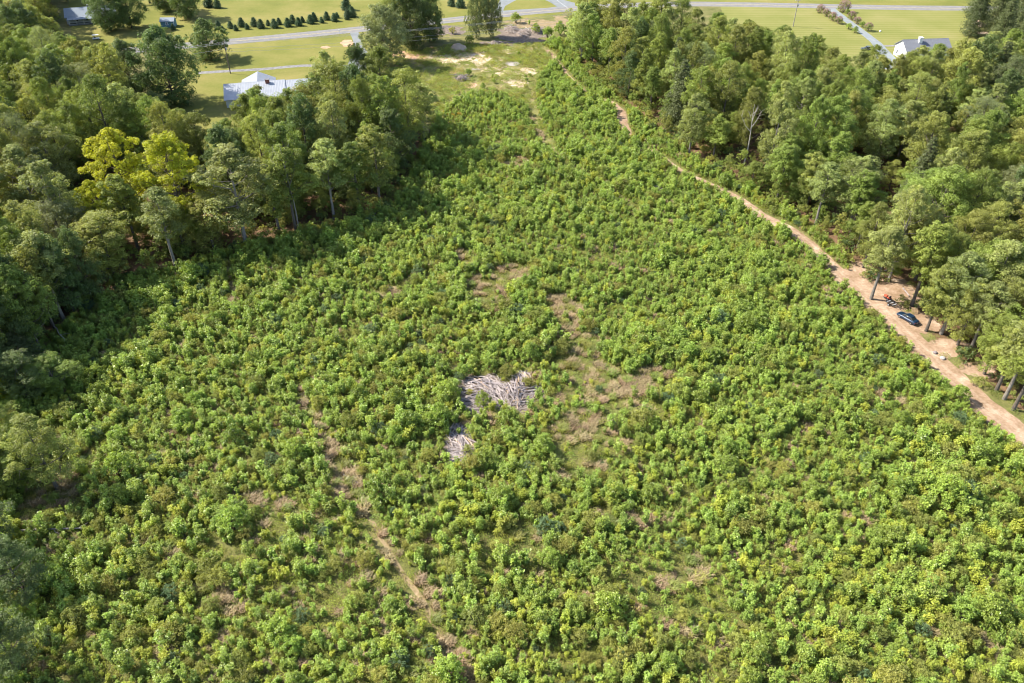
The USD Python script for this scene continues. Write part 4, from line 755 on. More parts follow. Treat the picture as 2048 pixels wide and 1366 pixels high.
fallen('fallen_log', 'fallen grey trunk at the shaded wood edge below the house', (722, 419), (752, 428), 0.14, 0.08, 0.4, 1, 3)
fallen('fallen_log', 'broken grey trunk lying across the shaded wood edge', (30, 732), (92, 742), 0.16, 0.08, 2.2, 3, 4)
fallen('fallen_log', 'leaning dead stub at the shaded wood edge', (100, 640), (132, 686), 0.12, 0.07, 1.2, 1, 5)
def brush_heap(label, poly_spots, n, hmax, seed, mat='deadwood', name='brush_pile', cat='brush pile'):
    rg = np.random.default_rng(seed); ms, g = [], [Point(*at(u, v)[:2]).buffer(1.0) for u, v, a, b in poly_spots]; E = [(at(u, v)[:2], abs(at(u + a, v)[0] - at(u, v)[0]), abs(at(u, v - b)[1] - at(u, v)[1])) for u, v, a, b in poly_spots]
    c0 = E[0][0]; t = thing(name, label, cat, (c0[0], c0[1], 0))
    for c, rx, ry in E:
        k = 13; th = np.linspace(0, 2 * np.pi, k, endpoint=False); rings = [(1.0, -0.02), (0.78, 0.35), (0.45, 0.8), (0.12, 1.0)]; v = [[(c[0] - c0[0]) + math.cos(a) * rx * s * rg.uniform(0.85, 1.15), (c[1] - c0[1]) + math.sin(a) * ry * s * rg.uniform(0.85, 1.15), hmax * z * rg.uniform(0.8, 1.15)] for s, z in rings for a in th]
        f = [q for r_ in range(3) for i in range(k) for q in ([r_ * k + i, r_ * k + (i + 1) % k, (r_ + 1) * k + (i + 1) % k], [r_ * k + i, (r_ + 1) * k + (i + 1) % k, (r_ + 1) * k + i])] + [[3 * k, 3 * k + i, 3 * k + i + 1] for i in range(1, k - 1)]
        part('mound', trimesh.Trimesh(np.array(v), np.array(f), process=False), M[mat if mat in ('mound', 'debris', 'rock') else 'debris'], t, smooth=True)
    def stick():
        c, rx, ry = E[rg.integers(len(E))]; p = c - c0 + rg.normal(0, 0.45, 2) * [rx, ry]; a = rg.uniform(0, 6.28); l = rg.uniform(1.0, 3.2); d = np.array([math.cos(a), math.sin(a)]) * l / 2; z = hmax * rg.uniform(0.35, 1.15)
        return crooked([*(p - d), z * 0.8], [*(p + d), z], 0.07, 0.03, rg, 4)
    if n: part('sticks', cat_mesh([stick() for _ in range(n)]), M['deadwood'], t, kind='stuff')
    return t
brush_heap('rounded mound of tan gravel at the edge of the open grass', [(917, 98, 18, 5)], 0, 2.1, 81, 'mound', 'gravel_mound', 'gravel mound')
brush_heap('dark grey rubble heap beside the gravel mound', [(987, 88, 11, 4)], 30, 1.0, 82, 'debris', 'rubble_heap', 'rubble heap')
brush_heap('grey brush heap half hidden in the weeds of the open grass', [(923, 158, 14, 5)], 70, 1.1, 83)
brush_heap('wide cut-brush heap beside the narrow roadside trees', [(1022, 60, 16, 8), (1048, 68, 16, 8), (1075, 62, 14, 6)], 170, 1.2, 84)
brush_heap('grey branch heap in the saplings near the dirt track', [(1322, 383, 13, 5)], 60, 1.2, 85)
brush_heap('grey stick heap beside the upper dirt track', [(1148, 135, 8, 5)], 40, 0.8, 86)
def bare_tree(label, base, H, forks, r0, seed, lean=(0, 0), mat='bark_pale', name='dead_tree'):
    rg = np.random.default_rng(seed); p = at(*base); t = thing(name, label, 'dead tree', tuple(p)); L_ = np.array([lean[0], lean[1], 0]) * H
    def ax(s): return np.array([0, 0, H * s]) + L_ * s + np.array([math.sin(s * 5) * 0.25, math.cos(s * 4) * 0.2, 0])
    part('trunk', tube([ax(s) - [0, 0, 0.2 * (s == 0)] for s in np.linspace(0, 1, 9)], np.linspace(r0, 0.03, 9), 8), M[mat], t, smooth=40)
    for s, ang, l, up in forks:
        a = ax(s); d = np.array([math.cos(math.radians(ang)), math.sin(math.radians(ang)), up]); d /= np.linalg.norm(d); m = a + d * l * 0.5 + rg.normal(0, 0.12, 3); e = a + d * l + [0, 0, 0.25 * l]
        br = part('branch', tube([a, m, e], [r0 * (1 - s) * 0.7 + 0.04, r0 * (1 - s) * 0.4 + 0.03, 0.015], 6), M[mat], t)
        tw = [crooked(a + (e - a) * q, a + (e - a) * q + unit(d * 0.5 + rg.normal(0, 0.7, 3)) * l * 0.35, 0.03, 0.008, rg, 4, n=3) for q in rg.uniform(0.4, 1, 5)]
        part('twig', cat_mesh(tw), M[mat], br)
bare_tree('tall bare pale dead snag at the wood edge above the dirt track', (1488, 330), 17, [(0.56, 170, 4.5, 1.0), (0.62, 10, 4.0, 1.6), (0.75, 200, 2.5, 1.2), (0.70, 60, 2.8, 1.3), (0.85, 330, 2.0, 1.5)], 0.24, 91, (0, 0), 'snag')
bare_tree('thin bare leaning trunk beside the upper dirt track', (1217, 152), 12, [(0.7, 20, 2.0, 1.2), (0.85, 160, 1.6, 1.2)], 0.13, 92, (0.03, 0))
bare_tree('forked bare grey tree between the tall pale tree and the house', (598, 466), 22, [(0.45, 150, 7, 1.6), (0.55, 30, 5, 1.8), (0.62, 200, 5, 1.5), (0.75, 60, 4, 1.6), (0.8, 170, 3.5, 1.4)], 0.2, 93, (-0.02, 0))
bare_tree('broken dead tree with hanging limbs at the shaded wood edge', (66, 792), 8, [(0.4, 190, 3, 0.1), (0.55, 20, 2.5, 0.4), (0.7, 120, 2.5, 0.2), (0.8, 300, 2.5, -0.3)], 0.15, 94, (-0.1, 0))
bare_tree('bare twiggy limb tree in the woods beside the sedan', (1935, 400), 13, [(0.6, 30, 4, 0.6), (0.7, 150, 4, 0.5), (0.85, 80, 3, 0.8)], 0.14, 95)

# ------------------------------------------------------------------ buildings
def lf(origin, rz):
    c, s = math.cos(rz), math.sin(rz); return lambda x, y, z: (origin[0] + c * x - s * y, origin[1] + s * x + c * y, z)
def prism(profile, x0, x1):
    """A (y, z) outline drawn along x."""
    m = trimesh.creation.extrude_polygon(Polygon(profile), x1 - x0); v = m.vertices.copy(); m.vertices = np.column_stack([x0 + v[:, 2], v[:, 0], v[:, 1]]); m.invert() if m.volume < 0 else None; return m
def gable(t, x0, x1, W, hw, rise, wall, roof, y0=0.0, over=0.45, ribs=0.0, th=0.16):
    part('wall', prism([(y0 - W / 2, 0), (y0 + W / 2, 0), (y0 + W / 2, hw), (y0, hw + rise - 0.02), (y0 - W / 2, hw)], x0, x1), wall, t)
    k = rise / (W / 2); e = W / 2 + over; z = lambda y: hw + rise - k * abs(y) + 0.06
    for sg in (-1, 1):
        sl = [prism([(y0 + sg * 0.004, z(0)), (y0 + sg * e, z(e)), (y0 + sg * e, z(e) + th), (y0 + sg * 0.004, z(0) + th)], x0 - over, x1 + over)]
        if ribs: sl += [prism([(y0 + sg * 0.03, z(0.03) + th - 0.01), (y0 + sg * e, z(e) + th - 0.01), (y0 + sg * e, z(e) + th + 0.06), (y0 + sg * 0.03, z(0.03) + th + 0.06)], a, a + 0.07) for a in np.arange(x0 - over + 0.1, x1 + over - 0.1, ribs)]
        part('roof', cat_mesh(sl), roof, t)
    part('ridge_cap', prism([(y0 - 0.22, z(0.2) + th), (y0, z(0) + th + 0.07), (y0 + 0.22, z(0.2) + th), (y0, z(0) + th - 0.05)], x0 - over, x1 + over), roof, t)
def window(t, x, y, z, w, h, face, shut=None):
    """A framed sash on a wall whose outward normal is face: 'y-', 'x-', 'x+'."""
    if face == 'y-':
        f = part('window', cat_mesh([bx(x, y - 0.03, z + sg * h / 2, w + 0.24, 0.1, 0.12) for sg in (-1, 1)] + [bx(x + sg * w / 2, y - 0.03, z, 0.12, 0.098, h - 0.13) for sg in (-1, 1)] + [bx(x, y - 0.02, z, w - 0.13, 0.05, 0.06)]), M['paint_white'], t); part('pane', bx(x, y - 0.012, z, w - 0.1, 0.03, h - 0.1), M['glass_dark'], f)
    else:
        sx = -1 if face == 'x-' else 1
        f = part('window', cat_mesh([bx(x + sx * 0.03, y, z + sg * h / 2, 0.1, w + 0.24, 0.12) for sg in (-1, 1)] + [bx(x + sx * 0.03, y + sg * w / 2, z, 0.098, 0.12, h - 0.13) for sg in (-1, 1)]), M['paint_white'], t); part('pane', bx(x + sx * 0.012, y, z, 0.03, w - 0.1, h - 0.1), M['glass_dark'], f)
# metal-roofed house among the trees
A, B = at(447, 169.5, 5.0), at(609, 157.0, 5.0); rz = math.atan2(B[1] - A[1], B[0] - A[0]); ln = float(np.hypot(*(B - A)[:2]))
h1 = thing('ranch_house', 'long pale metal-roofed house half hidden by the woods', 'house', (A[0], A[1], 0), math.degrees(rz))
xs = ln * 0.735
gable(h1, 0.4, xs, 14.0, 2.5, 2.45, M['siding_grey'], M['metal_roof'], 0.0, 0.45, 0.5)
gable(h1, xs + 0.5, ln + 5.0, 10.4, 2.75, 2.0, M['siding_grey'], M['metal_roof'], 0.0, 0.42, 0.5)
wx = ln * 0.41
# rear wing: its ridge runs back from the main ridge
wing = [(-5.0, 0), (5.0, 0), (5.0, 2.7), (0, 4.92), (-5.0, 2.7)]
wm = trimesh.creation.extrude_polygon(Polygon(wing), 8.6); v = wm.vertices.copy(); wm.vertices = np.column_stack([wx + v[:, 0], 1.2 + v[:, 2], v[:, 1]]); wm.invert() if wm.volume < 0 else None
part('wing_wall', wm, M['siding_grey'], h1)
for sg in (-1, 1):
    z = lambda x: 4.98 - 2.22 / 5.0 * abs(x)
    def slope(xa, xb, y0_, y1_, dz, th): 
        m = trimesh.creation.extrude_polygon(Polygon([(sg * xa, z(xa) + dz), (sg * xb, z(xb) + dz), (sg * xb, z(xb) + dz + th), (sg * xa, z(xa) + dz + th)]), y1_ - y0_); v = m.vertices.copy(); m.vertices = np.column_stack([wx + v[:, 0], y0_ + v[:, 2], v[:, 1]]); m.invert() if m.volume < 0 else None; return m
    part('wing_roof', cat_mesh([slope(0.004, 5.45, 0.25, 10.2, 0.03, 0.16)] + [slope(0.02, 5.45, y, y + 0.07, 0.18, 0.06) for y in np.arange(0.4, 10.1, 0.5)]), M['metal_roof'], h1)
ch = part('chimney', bx(wx + 3.2, -0.9, 4.95, 1.25, 0.8, 1.9), M['brickred'], h1); part('cap', bx(wx + 3.2, -0.9, 5.95, 1.5, 1.0, 0.12), M['concrete'], ch)
for x in (3.5, 8.0, 15.0, 19.0): window(h1, x, -7.0, 1.5, 1.3, 1.3, 'y-')
part('door', bx(11.5, -7.03, 1.05, 1.0, 0.08, 2.1), M['paint_white'], h1)
# white house with the grey shingle roof
A = at(1805, 80, 6.3); h2 = thing('white_house', 'white-sided house with dark shingle roof beside the pale driveway', 'house', (A[0], A[1], 0), 6.0)
gable(h2, 0.45, 17.0, 8.4, 3.6, 2.6, M['siding'], M['shingle'], 0.0, 0.45)
ch = part('chimney', bx(6.2, -1.1, 6.0, 1.25, 1.1, 2.6), M['siding'], h2); part('cap', bx(6.2, -1.1, 7.35, 1.45, 1.3, 0.14), M['paint_white'], ch)
for y, z in ((-2.0, 1.6), (2.0, 1.6)): window(h2, 0.45, y, z, 1.1, 1.4, 'x-')
for x in (4.0, 9.0, 13.5): window(h2, x, -4.2, 1.7, 1.2, 1.4, 'y-')
part('door', bx(11.3, -4.23, 1.05, 1.0, 0.08, 2.1), M['teal'], h2)
for k in range(12): part('clapboard', cat_mesh([bx(0.43, 0, 0.2 + 0.29 * k, 0.045, 8.36, 0.035)]), M['siding'], h2)
# blue-roofed house at the far corner
A, B = at(127, 17.0, 5.2), at(185, 12.5, 5.2); h3 = thing('porch_house', 'blue-grey roofed house with white porch posts behind trees', 'house', (A[0], A[1], 0), math.degrees(math.atan2(B[1] - A[1], B[0] - A[0])))
gable(h3, 0.4, 19.0, 8.6, 2.7, 2.3, M['siding_grey'], M['shingle_blue'], 0.0, 0.45)
part('porch_roof', prism([(-4.2, 2.62), (-7.1, 2.15), (-7.1, 2.30), (-4.2, 2.78)], 1.0, 18.4), M['shingle_blue'], h3)
part('porch_floor', bx(9.7, -5.75, 0.2, 17.0, 2.6, 0.4), M['concrete'], h3)
for k in range(7): part('porch_post', bx(1.6 + k * 2.7, -6.85, 1.28, 0.18, 0.18, 1.78), M['paint_white'], h3)
part('porch_rail', cat_mesh([bx(9.7, -6.85, 1.25, 16.2, 0.08, 0.09), bx(9.7, -6.85, 0.55, 16.2, 0.07, 0.07)]), M['paint_white'], h3)
for x in (4.2, 8.2, 13.5): window(h3, x, -4.3, 1.55, 1.1, 1.2, 'y-')
ch = part('chimney', bx(9.0, 0.3, 5.2, 0.6, 0.6, 1.1), M['bark_dark'], h3); part('cap', bx(9.0, 0.3, 5.8, 0.75, 0.75, 0.08), M['grey_metal'], ch)
# teal shed
A = at(323, 55); B = at(349.5, 54.6); h4 = thing('garden_shed', 'small teal board shed with a white-framed window', 'shed', tuple(A), math.degrees(math.atan2(B[1] - A[1], B[0] - A[0])))
W = float(np.hypot(*(B - A)[:2]))
part('wall', prism([(0, 0), (3.4, 0), (3.4, 2.35), (1.7, 3.25), (0, 2.35)], 0, W), M['teal'], h4)
for sg in (0, 1):
    yy = lambda d: 1.7 - d if sg == 0 else 1.7 + d
    part('roof', prism([(yy(0.004), 3.30), (yy(2.0), 2.24), (yy(2.0), 2.36), (yy(0.004), 3.43)], -0.25, W + 0.25), M['shingle_blue'], h4)
window(h4, W * 0.47, 0, 1.45, 0.85, 0.95, 'y-')
for x in (0.06, W - 0.06): part('corner_trim', bx(x, -0.02, 1.15, 0.14, 0.06, 2.3), M['teal' if x < 1 else 'paint_white'], h4)
for k in range(int(W / 0.42)): part('board', bx(0.3 + k * 0.42, -0.012, 0.46, 0.36, 0.03, 0.86), M['teal'], h4)

# ------------------------------------------------------------------ vehicles and yard things
def loft(stations, n=16, top_pow=2.6):
    """Closed skin through rounded cross-sections (x, half width, z bottom, z top)."""
    rings = []
    for x, w, zb, zt in stations:
        a = np.linspace(0, 2 * np.pi, n, endpoint=False) + np.pi / n; c, s = np.cos(a), np.sin(a)
        rings.append(np.column_stack([np.full(n, x), w * np.sign(c) * np.abs(c) ** (2 / 4.5), (zb + zt) / 2 + (zt - zb) / 2 * np.sign(s) * np.abs(s) ** (2 / 4.5)]))
    v = np.vstack(rings); m = len(rings); i, j = np.meshgrid(np.arange(m - 1), np.arange(n), indexing='ij'); i, j = i.ravel(), j.ravel(); k = (j + 1) % n
    f = np.vstack([np.stack([i * n + j, (i + 1) * n + k, i * n + k], 1), np.stack([i * n + j, (i + 1) * n + j, (i + 1) * n + k], 1)])
    f = np.vstack([f, [[0, q, q + 1] for q in range(1, n - 1)], [[(m - 1) * n, (m - 1) * n + q + 1, (m - 1) * n + q] for q in range(1, n - 1)]])
    t = trimesh.Trimesh(v, f, process=False); t.invert() if t.volume < 0 else None; return t
def quad_slab(p, th=0.02):
    p = np.asarray(p, float); n = unit(np.cross(p[1] - p[0], p[2] - p[0])); v = np.vstack([p, p - n * th]); f = [[0, 1, 2], [0, 2, 3], [4, 6, 5], [4, 7, 6]] + [q for i in range(4) for q in ([i, i + 4, (i + 1) % 4 + 4], [i, (i + 1) % 4 + 4, (i + 1) % 4])]
    return trimesh.Trimesh(v, np.array(f), process=False)
def wheel(t, x, y, r=0.33, w=0.21, rim='chrome'):
    c = trimesh.creation.annulus(r * 0.62, r, w, sections=24); c.apply_transform(trimesh.transformations.rotation_matrix(np.pi / 2, (1, 0, 0))); c.apply_translation((x, y, r))
    k = trimesh.creation.cylinder(r * 0.62, w * 0.86, sections=20); k.apply_transform(trimesh.transformations.rotation_matrix(np.pi / 2, (1, 0, 0))); k.apply_translation((x, y, r))
    wl = part('wheel', c, M['tyre'], t, smooth=40); part('rim', k, M[rim], wl)
def sedan(name, label, loc, rz, paint, suv=False, group=None, scale=0.92):
    """Front towards +x, centre on the ground at loc."""
    t = thing(name, label, 'car', loc, rz, scale=scale); z = 1.16 if suv else 1.0
    S = [(-2.38, 0.66, 0.34, 0.80), (-2.30, 0.80, 0.26, 0.94), (-2.0, 0.88, 0.22, 1.00), (-1.3, 0.905, 0.20, 0.98), (-0.4, 0.91, 0.20, 0.95), (0.6, 0.91, 0.20, 0.93), (1.2, 0.90, 0.20, 0.90), (1.9, 0.87, 0.22, 0.80), (2.25, 0.78, 0.28, 0.70), (2.38, 0.62, 0.34, 0.60)]
    part('body', loft([(x, w, zb, zt * z) for x, w, zb, zt in S]), M[paint], t, smooth=50)
    rb, rf, ht = (-1.05 if not suv else -2.0), 0.25, 1.42 * (1.0 if not suv else 1.18); bb, bf = (-1.75 if not suv else -2.25), 1.05; zb = 0.93 * z
    part('cabin', loft([(bb + 0.05, 0.66, zb - 0.1, zb + 0.02), (rb - 0.02, 0.72, zb - 0.1, ht - 0.04), (rb + 0.5, 0.74, zb - 0.1, ht - 0.005), (rf - 0.3, 0.73, zb - 0.1, ht - 0.005), (rf + 0.02, 0.70, zb - 0.1, ht - 0.05), (bf - 0.05, 0.66, zb - 0.1, zb)], 16), M['glass_dark'], t, smooth=40)
    part('roof_panel', loft([(rb - 0.05, 0.60, ht - 0.05, ht - 0.01), (rb + 0.3, 0.66, ht - 0.05, ht + 0.015), (rf - 0.2, 0.65, ht - 0.05, ht + 0.015), (rf + 0.06, 0.58, ht - 0.07, ht - 0.02)], 12), M[paint], t, smooth=50)
    for s in (-1, 1):
        part('window_trim', tube([(bb + 0.1, s * 0.70, zb + 0.06), (rb, s * 0.69, ht - 0.03), ((rb + rf) / 2, s * 0.70, ht + 0.005), (rf, s * 0.67, ht - 0.03), (bf - 0.1, s * 0.69, zb + 0.05)], 0.03, 5), M['chrome'], t)
        part('pillar', tube([((rb + rf) / 2 - 0.05, s * 0.80, zb), ((rb + rf) / 2 - 0.15, s * 0.715, ht - 0.02)], 0.04, 5), M[paint], t)
        part('headlight', loft([(2.18, 0.02, 0.56 * z, 0.62 * z), (2.25, 0.14, 0.53 * z, 0.66 * z), (2.33, 0.10, 0.54 * z, 0.63 * z)], 8).apply_translation((0, s * 0.56, 0)), M['headlight'], t)
        part('tail_light', bx(-2.31, s * 0.60, 0.76 * z, 0.12, 0.30, 0.15), M['taillight'], t)
        part('mirror', loft([(0.72, 0.03, 0.96 * z, 1.02 * z), (0.80, 0.09, 0.93 * z, 1.06 * z), (0.88, 0.05, 0.96 * z, 1.03 * z)], 8).apply_translation((0, s * 0.96, 0)), M[paint], t)
        for x in (-0.75, 0.25): part('door_handle', bx(x, s * 0.918, 0.80 * z, 0.2, 0.03, 0.04), M['chrome'], t)
        for x in (-1.42, 1.42): wheel(t, x, s * 0.80)
    part('bumper', bx(-2.36, 0, 0.42, 0.08, 1.2, 0.16), M[paint], t); part('number_plate', bx(-2.405, 0, 0.62, 0.012, 0.36, 0.12), M['paint_white'], t)
    return t
a, b = at(1799, 631), at(1829, 649); mid = (a + b) / 2
sedan('sedan_car', 'dark navy sedan parked on the dirt track by the trees', (mid[0], mid[1], 0.02), math.degrees(math.atan2(a[1] - b[1], a[0] - b[0])), 'navy')
p = at(1733, 101); sedan('parked_car', 'dark grey car parked on the lawn by the white house', (p[0], p[1], 0.02), 172, 'darkgrey_paint', True)
# red garden tractor, black trailer, pallet, firewood
p = at(1774, 598); t = thing('garden_tractor', 'small faded red garden tractor beside the black trailer', 'garden tractor', tuple(p), 115)
part('hood', loft([(0.1, 0.22, 0.35, 0.80), (0.5, 0.24, 0.33, 0.82), (0.85, 0.20, 0.36, 0.72)], 12), M['red'], t, smooth=40); part('fender', loft([(-0.75, 0.36, 0.42, 0.58), (-0.45, 0.42, 0.42, 0.66), (-0.1, 0.34, 0.40, 0.56)], 12), M['red'], t, smooth=40)
part('seat', cat_mesh([bx(-0.45, 0, 0.72, 0.36, 0.4, 0.10), bx(-0.62, 0, 0.92, 0.08, 0.4, 0.36)]), M['black'], t); part('mower_deck', loft([(-0.2, 0.3, 0.14, 0.26), (0.1, 0.5, 0.12, 0.28), (0.4, 0.3, 0.14, 0.26)], 12), M['black'], t)
sw = trimesh.creation.torus(0.16, 0.02, major_sections=16, minor_sections=6); sw.apply_transform(trimesh.transformations.rotation_matrix(0.5, (0, 1, 0))); sw.apply_translation((0.0, 0, 0.95)); part('steering_wheel', cat_mesh([sw, tube([(0.12, 0, 0.72), (0.0, 0, 0.95)], 0.02, 5)]), M['black'], t)
for s in (-1, 1): wheel(t, -0.45, s * 0.40, 0.26, 0.18, 'grey_metal'); wheel(t, 0.62, s * 0.33, 0.18, 0.12, 'grey_metal')
a, b = at(1776, 606), at(1787, 613); mid = (a + b) / 2; t = thing('utility_trailer', 'small black steel trailer with its tongue towards the sedan', 'trailer', tuple(mid), math.degrees(math.atan2(b[1] - a[1], b[0] - a[0])))
part('frame', cat_mesh([bx(0, s * 0.6, 0.45, 1.9, 0.08, 0.10) for s in (-1, 1)] + [bx(s * 0.92, 0, 0.45, 0.08, 1.12, 0.09) for s in (-1, 1)]), M['black'], t)
for k in range(5): part('slat', bx(-0.72 + k * 0.36, 0, 0.46, 0.20, 1.1, 0.04), M['black' if k % 2 else 'grey_metal'], t)
part('tongue', cat_mesh([tube([(0.95, 0.5, 0.44), (2.0, 0, 0.40)], 0.045, 5), tube([(0.95, -0.5, 0.44), (2.0, 0, 0.40)], 0.045, 5), tube([(1.9, 0, 0.41), (2.5, 0, 0.38)], 0.05, 6)]), M['black'], t)
for s in (-1, 1):
    wheel(t, 0, s * 0.76, 0.27, 0.16, 'grey_metal'); part('mudguard', bx(0, s * 0.76, 0.60, 0.7, 0.2, 0.03), M['black'], t)
    part('side_rail', cat_mesh([bx(0, s * 0.6, 0.78, 1.9, 0.04, 0.05)] + [bx(x, s * 0.6, 0.63, 0.05, 0.04, 0.26) for x in (-0.9, 0, 0.9)]), M['black'], t)
p = at(1829, 628); t = thing('wood_pallet', 'bare wooden pallet leaning near the sedan and a trunk', 'pallet', tuple(p), -8); ca, sa = math.cos(0.75), math.sin(0.75)
def tilt(m): m.apply_transform(trimesh.transformations.rotation_matrix(0.75, (1, 0, 0))); return m
for k in range(7): part('deck_board', tilt(bx(0, 0.08 + k * 0.19, 0.14, 1.22, 0.11, 0.022)), M['pallet'], t)
for x in (-0.55, 0, 0.55): part('stringer', tilt(bx(x, 0.66, 0.08, 0.045, 1.3, 0.09)), M['pallet'], t)
for k in range(3): part('base_board', tilt(bx(0, 0.1 + k * 0.56, 0.02, 1.22, 0.12, 0.022)), M['pallet'], t)
p = at(1812, 617); t = thing('firewood_heap', 'scattered split firewood round the foot of a trunk', 'firewood', tuple(p)); rg = np.random.default_rng(5)
for k in range(16):
    q = rg.normal(0, 0.62, 2); a_ = rg.uniform(0, 3.14); d = np.array([math.cos(a_), math.sin(a_)]) * 0.25; zz = 0.09 + 0.07 * (k % 3); part('split_log', tube([(q[0] - d[0], q[1] - d[1], zz), (q[0] + d[0], q[1] + d[1], zz + 0.03)], rg.uniform(0.06, 0.10), 5), M['rawwood'], t)
a, b = at(1806, 576, 0.4), at(1819, 592, 0.15); t = thing('pale_plank', 'pale weathered plank lying beside the trunk above the pallet', 'plank', tuple((a + b) / 2)); d = (b - a) / 2; part('plank_board', tube([-d, d], [0.16, 0.15], 4), M['deadwood'], t); part('plank_cleat', tube([-d * 0.6 + [0.3, 0.3, 0.1], -d * 0.6 - [0.3, 0.3, -0.1]], 0.05, 4), M['deadwood'], t)
for k, (u, v, s, lb) in enumerate([(1870, 706, 0.42, 'pale grey stump on the dirt track below the sedan'), (1885, 717, 0.48, 'darker grey stump on the dirt track below the pale one')]):
    p = at(u, v); m = trimesh.creation.icosphere(3, s); vv = m.vertices * (0.75 + 0.5 * meshkit.fbm(m.vertices * 2.2 + k * 9, 4, 3)[:, None]); vv[:, 2] *= 0.62; m.vertices = vv; m.apply_translation((0, 0, s * 0.3))
    t = thing('tree_stump', lb, 'stump', tuple(p)); part('stump_body', m, M['rock' if k else 'deadwood'], t, smooth=60); part('root', cat_mesh([tube([(0, 0, 0.12), (math.cos(a_) * s * 1.5, math.sin(a_) * s * 1.5, 0.02)], [0.12, 0.03], 5) for a_ in (0.4, 2.3, 4.4)]), M['deadwood'], t)
for k, (u, v, rz, lb) in enumerate([(1283, 172, 20, 'pale old board sheet lying in the upper woods'), (1296, 176, -30, 'second pale board sheet in the upper woods')]):
    p = at(u, v, 0.4); t = thing('old_board', lb, 'board', tuple(p), rz); part('sheet', bx(0, 0, 0, 3.0, 1.3, 0.06), M['concrete'], t); part('batten', cat_mesh([bx(x, 0, 0.05, 0.08, 1.25, 0.05) for x in (-1, 0, 1)]), M['deadwood'], t)
# white-topped cart on the lawn, white post, white marker
p = at(193, 79); t = thing('white_cart', 'small white-roofed cart on the lawn by the blue-roofed house', 'cart', tuple(p), 15)
part('roof', loft([(-1.15, 0.62, 1.72, 1.80), (-0.9, 0.72, 1.72, 1.84), (0.9, 0.72, 1.72, 1.84), (1.15, 0.62, 1.72, 1.80)], 12), M['paint_white'], t); part('body', loft([(-1.2, 0.55, 0.3, 0.72), (-0.8, 0.62, 0.28, 0.80), (0.5, 0.62, 0.28, 0.62), (1.2, 0.48, 0.3, 0.78)], 12), M['paint_white'], t); part('bench', cat_mesh([bx(-0.3, 0, 0.82, 0.5, 1.1, 0.12), bx(-0.55, 0, 1.1, 0.1, 1.1, 0.45)]), M['black'], t)
for x in (-0.9, 0.85):
    for s in (-1, 1): part('roof_post', tube([(x, s * 0.58, 0.6), (x, s * 0.60, 1.74)], 0.025, 5), M['black'], t); wheel(t, x, s * 0.58, 0.22, 0.16, 'grey_metal')
p = at(679, 66.5); t = thing('roadside_post', 'white post standing at the road edge by the lawn', 'post', tuple(p)); part('shaft', bx(0, 0, 0.65, 0.14, 0.14, 1.3), M['paint_white'], t); part('box', loft([(-0.25, 0.10, 1.2, 1.36), (0.25, 0.10, 1.2, 1.4)], 10), M['paint_white'], t)
p = at(1760, 63.5); t = thing('lawn_marker', 'small white cap standing in the striped lawn', 'marker', tuple(p)); m = trimesh.creation.cylinder(0.32, 0.5, sections=16); m.apply_translation((0, 0, 0.25)); part('pipe', m, M['paint_white'], t); m = trimesh.creation.icosphere(2, 0.36); m.apply_scale((1, 1, 0.45)); m.apply_translation((0, 0, 0.5)); part('lid', m, M['paint_white'], t)
# utility poles and their wires
def pole(base, H, label, rz, pale=False, can=True):
    p = at(*base); t = thing('utility_pole', label, 'utility pole', tuple(p), rz)
    part('shaft', tube([(0, 0, -0.3), (0, 0, H * 0.5), (0, 0, H)], [0.19, 0.16, 0.12], 10), M['pole_wood_pale' if pale else 'pole_wood'], t, smooth=40); part('crossarm', bx(0, 0.14, H - 0.7, 2.4, 0.12, 0.14), M['pole_wood_pale'], t)
    for x in (-1.1, -0.5, 0.5, 1.1):
        m = trimesh.creation.cylinder(0.06, 0.22, sections=8); m.apply_translation((x, 0.14, H - 0.52)); part('insulator', m, M['paint_white'], t)
    if can:
        m = trimesh.creation.capsule(0.5, 0.28, count=[10, 12]); m.apply_translation((0.42, 0.0, H * 0.76)); part('transformer', m, M['grey_metal'], t, smooth=40); part('bracket', bx(0.2, 0, H * 0.79, 0.3, 0.08, 0.12), M['black'], t)
    return p, H
PA = pole((461, 147), 10.8, 'dark wooden utility pole beside the metal-roofed house', 75)
PC = pole((1148, 85), 11.0, 'weathered utility pole beside the top of the dirt track', 75, True, False)
PB = pole((1586, 53), 10.6, 'leaning utility pole on the striped lawn', 20, True)
def wire(P, Q, dz, dy, sag):
    (p, hp), (q, hq) = P, Q; a = p + [0, dy, hp + dz]; b = q + [0, dy, hq + dz]; s = np.linspace(0, 1, 15)[:, None]; return a + (b - a) * s - np.array([0, 0, sag]) * (4 * s * (1 - s))
PFAR = (at(60, 178), 10.5); POUT = (at(1046, -6), 11.0); PBL = (at(1900, 80), 3.4)
def cables(label, lines): t = thing('power_line', label, 'cable', (0, 0, 0)); [part('cable', tube(l, 0.028, 4), M['wire'], t) for l in lines]
cables('power cables strung between the dark pole and the weathered pole', [wire(PA, PC, z, y, s) for z, y, s in ((-0.4, -1.1, 1.0), (-0.4, 0.5, 1.15), (-0.4, 1.1, 1.1), (-2.4, 0, 1.5), (-3.4, 0, 1.7))])
cables('power cables running from the dark pole into the shaded woods', [wire(PA, PFAR, z, y, s) for z, y, s in ((-0.4, -1.1, 1.0), (-0.4, 1.1, 1.2), (-2.4, 0, 1.5))])
cables('power cables crossing the road from the weathered pole to the loop', [wire(PC, POUT, z, y, s) for z, y, s in ((-0.4, -0.6, 0.5), (-0.4, 0.6, 0.6))])

